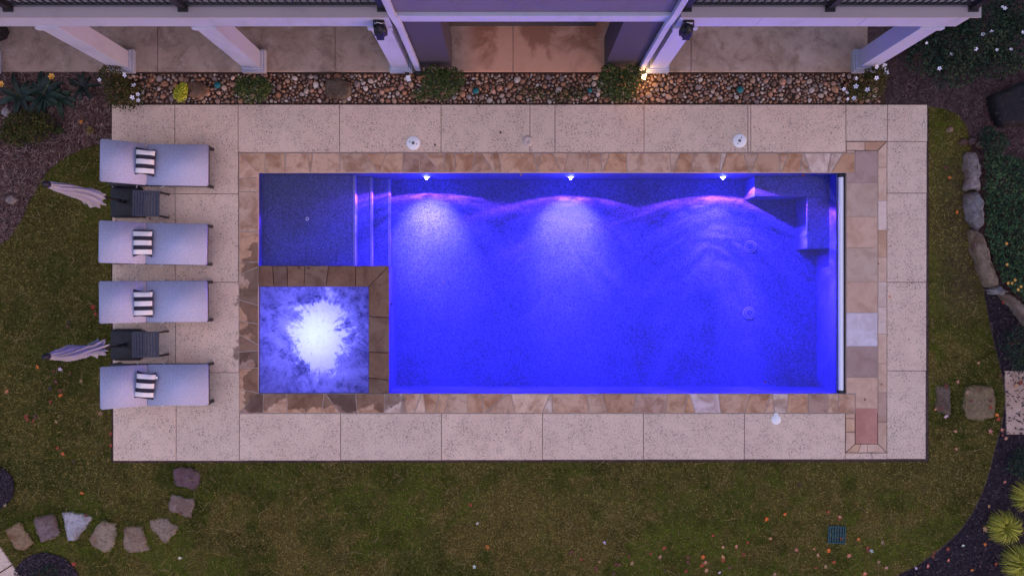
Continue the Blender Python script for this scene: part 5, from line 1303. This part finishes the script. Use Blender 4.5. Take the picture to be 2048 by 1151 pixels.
FL = """75,733,o 120,738,w 139,747,m 112,763,m 100,776,d 121,790,o 120,781,m 162,762,t 13,783,t 101,803,r 201,826,t 136,645,d 186,614,r 191,627,r 134,652,m 52,832,r 70,833,m 107,742,m
115,896,r 126,907,o 148,922,d 164,985,o 148,1127,r 361,1025,m 172,1030,m 221,867,r 222,890,r 113,843,t 66,842,r 54,838,r 360,1115,w 10,1010,t
941,1009,r 955,1046,w 975,1093,o 949,1132,w 1209,1084,w 1163,1118,r 1199,1123,p 1193,1136,m 1239,1128,m 1233,1127,m 1258,1111,m 1264,1126,p 1302,1106,r 1328,1095,r 1320,1113,p 1372,1141,r 1376,1123,m 1376,1114,m 1406,1113,o 1411,1124,p 1404,1130,r 1413,1139,p 1446,1093,p 1473,1092,p 1446,1113,p 1446,1120,r 1487,1108,r 1495,1084,r 1426,1070,r 1439,1144,w 1460,1134,m 1533,1037,o 1228,1146,m 1143,1104,m 1330,1140,d
1570,1027,o 1656,1023,r 1680,1033,p 1678,1037,r 1541,1076,p 1593,1099,p 1628,1097,t 1636,1109,p 1658,1100,o 1682,1077,m 1717,1078,o 1735,1094,r 1736,1100,m 1743,1101,w 1765,1084,t 1698,1110,p 1668,1123,r 1632,1135,r 1651,1132,p 1757,1123,t 1773,1134,p 1550,1147,p 1730,1146,p 1599,970,d 1911,862,p 1981,862,p 1912,897,t 1871,818,p 1892,832,w 1892,773,m 1882,817,m 1916,763,p 1957,725,p 2000,751,m 1943,801,m 1981,801,m 1982,814,r 1935,784,p 1994,829,o 1997,838,r 1892,770,m
2010,963,p 1978,1012,p 1970,1057,p 1970,1088,o 1896,1097,r 1868,1105,r 1866,1112,m 1897,1119,p 1856,1131,p 1832,1135,w 1944,1139,o 1992,1127,r 2012,876,p 2005,870,m 2004,859,p 1926,1090,w 2020,1120,m 1899,355,o 1914,424,o 1928,417,m 1892,335,m 1944,462,t 2006,604,r 2042,764,r 2033,770,p 1929,366,m
1780,593,o 1818,678,r 1757,527,m 1763,768,m 1730,798,m 870,290,d 1001,265,d 300,437,m 232,441,r 253,374,m 162,244,o""".split()
for i, s in enumerate(FL):
    a, b, k = s.split(','); a, b = float(a), float(b); col, nm = LC[k]
    o = bpy.data.objects.new('fallen_leaf', LM[i % 10]); link(o)
    zn = zone(a, b); z = 0.006 if zn.startswith('pool') else (-0.008 if not zn.startswith('black') else -0.02)
    x, y, _ = G(a, b, z); o.location = (x, y, z); sc = random.uniform(0.036, 0.055) * (0.55 if zn.startswith('pool') else 1.0); o.scale = (sc, sc, sc)
    o.rotation_euler = (random.uniform(-.3, .3), random.uniform(-.3, .3), random.uniform(0, 6.28)); o.color = (*[c * random.uniform(0.8, 1.2) for c in col], 1)
    tag(o, f'{nm} leaf {where(a, b)}', 'leaf', {'pool': 'fallen leaves on the deck', 'black': 'fallen leaves on the black mulch', 'lawn': 'fallen leaves on the lawn'}[zn])
for a, b, k, lab in ((887, 564, 't', 'tan leaf afloat in the pool right of the hot tub corner'), (783, 608, 'd', 'dark leaf afloat against the outer hot tub wall'), (1042, 346.5, 't', 'brown leaf caught under the top coping between two pool lights'), (1607, 347, 'r', 'red leaf caught under the top coping near the pool corner'), (1530, 763, 'm', 'dark leaf afloat near the lower pool edge below the drains')):
    o = bpy.data.objects.new('floating_leaf', LM[random.randrange(10)]); link(o); x, y, _ = G(a, b, ZW); o.location = (x, y - (0.03 if b < 350 else 0), ZW + 0.004); o.scale = (0.034,) * 3; o.rotation_euler = (0, 0, random.uniform(0, 6)); o.color = (*LC[k][0], 1); tag(o, lab, 'leaf')
for a, b, lab in ((598, 527, 'dark wet leaf on the hot tub rim, left of a pair'), (617, 527.5, 'dark wet leaf on the hot tub rim, right of a pair')):
    o = bpy.data.objects.new('wet_leaf', LM[random.randrange(10)]); link(o); x, y, _ = G(a, b + 8); o.location = (x, y, 0.006); o.scale = (0.03,) * 3; o.rotation_euler = (0, 0, random.uniform(0, 6)); o.color = (0.08, 0.03, 0.03, 1); tag(o, lab, 'leaf')
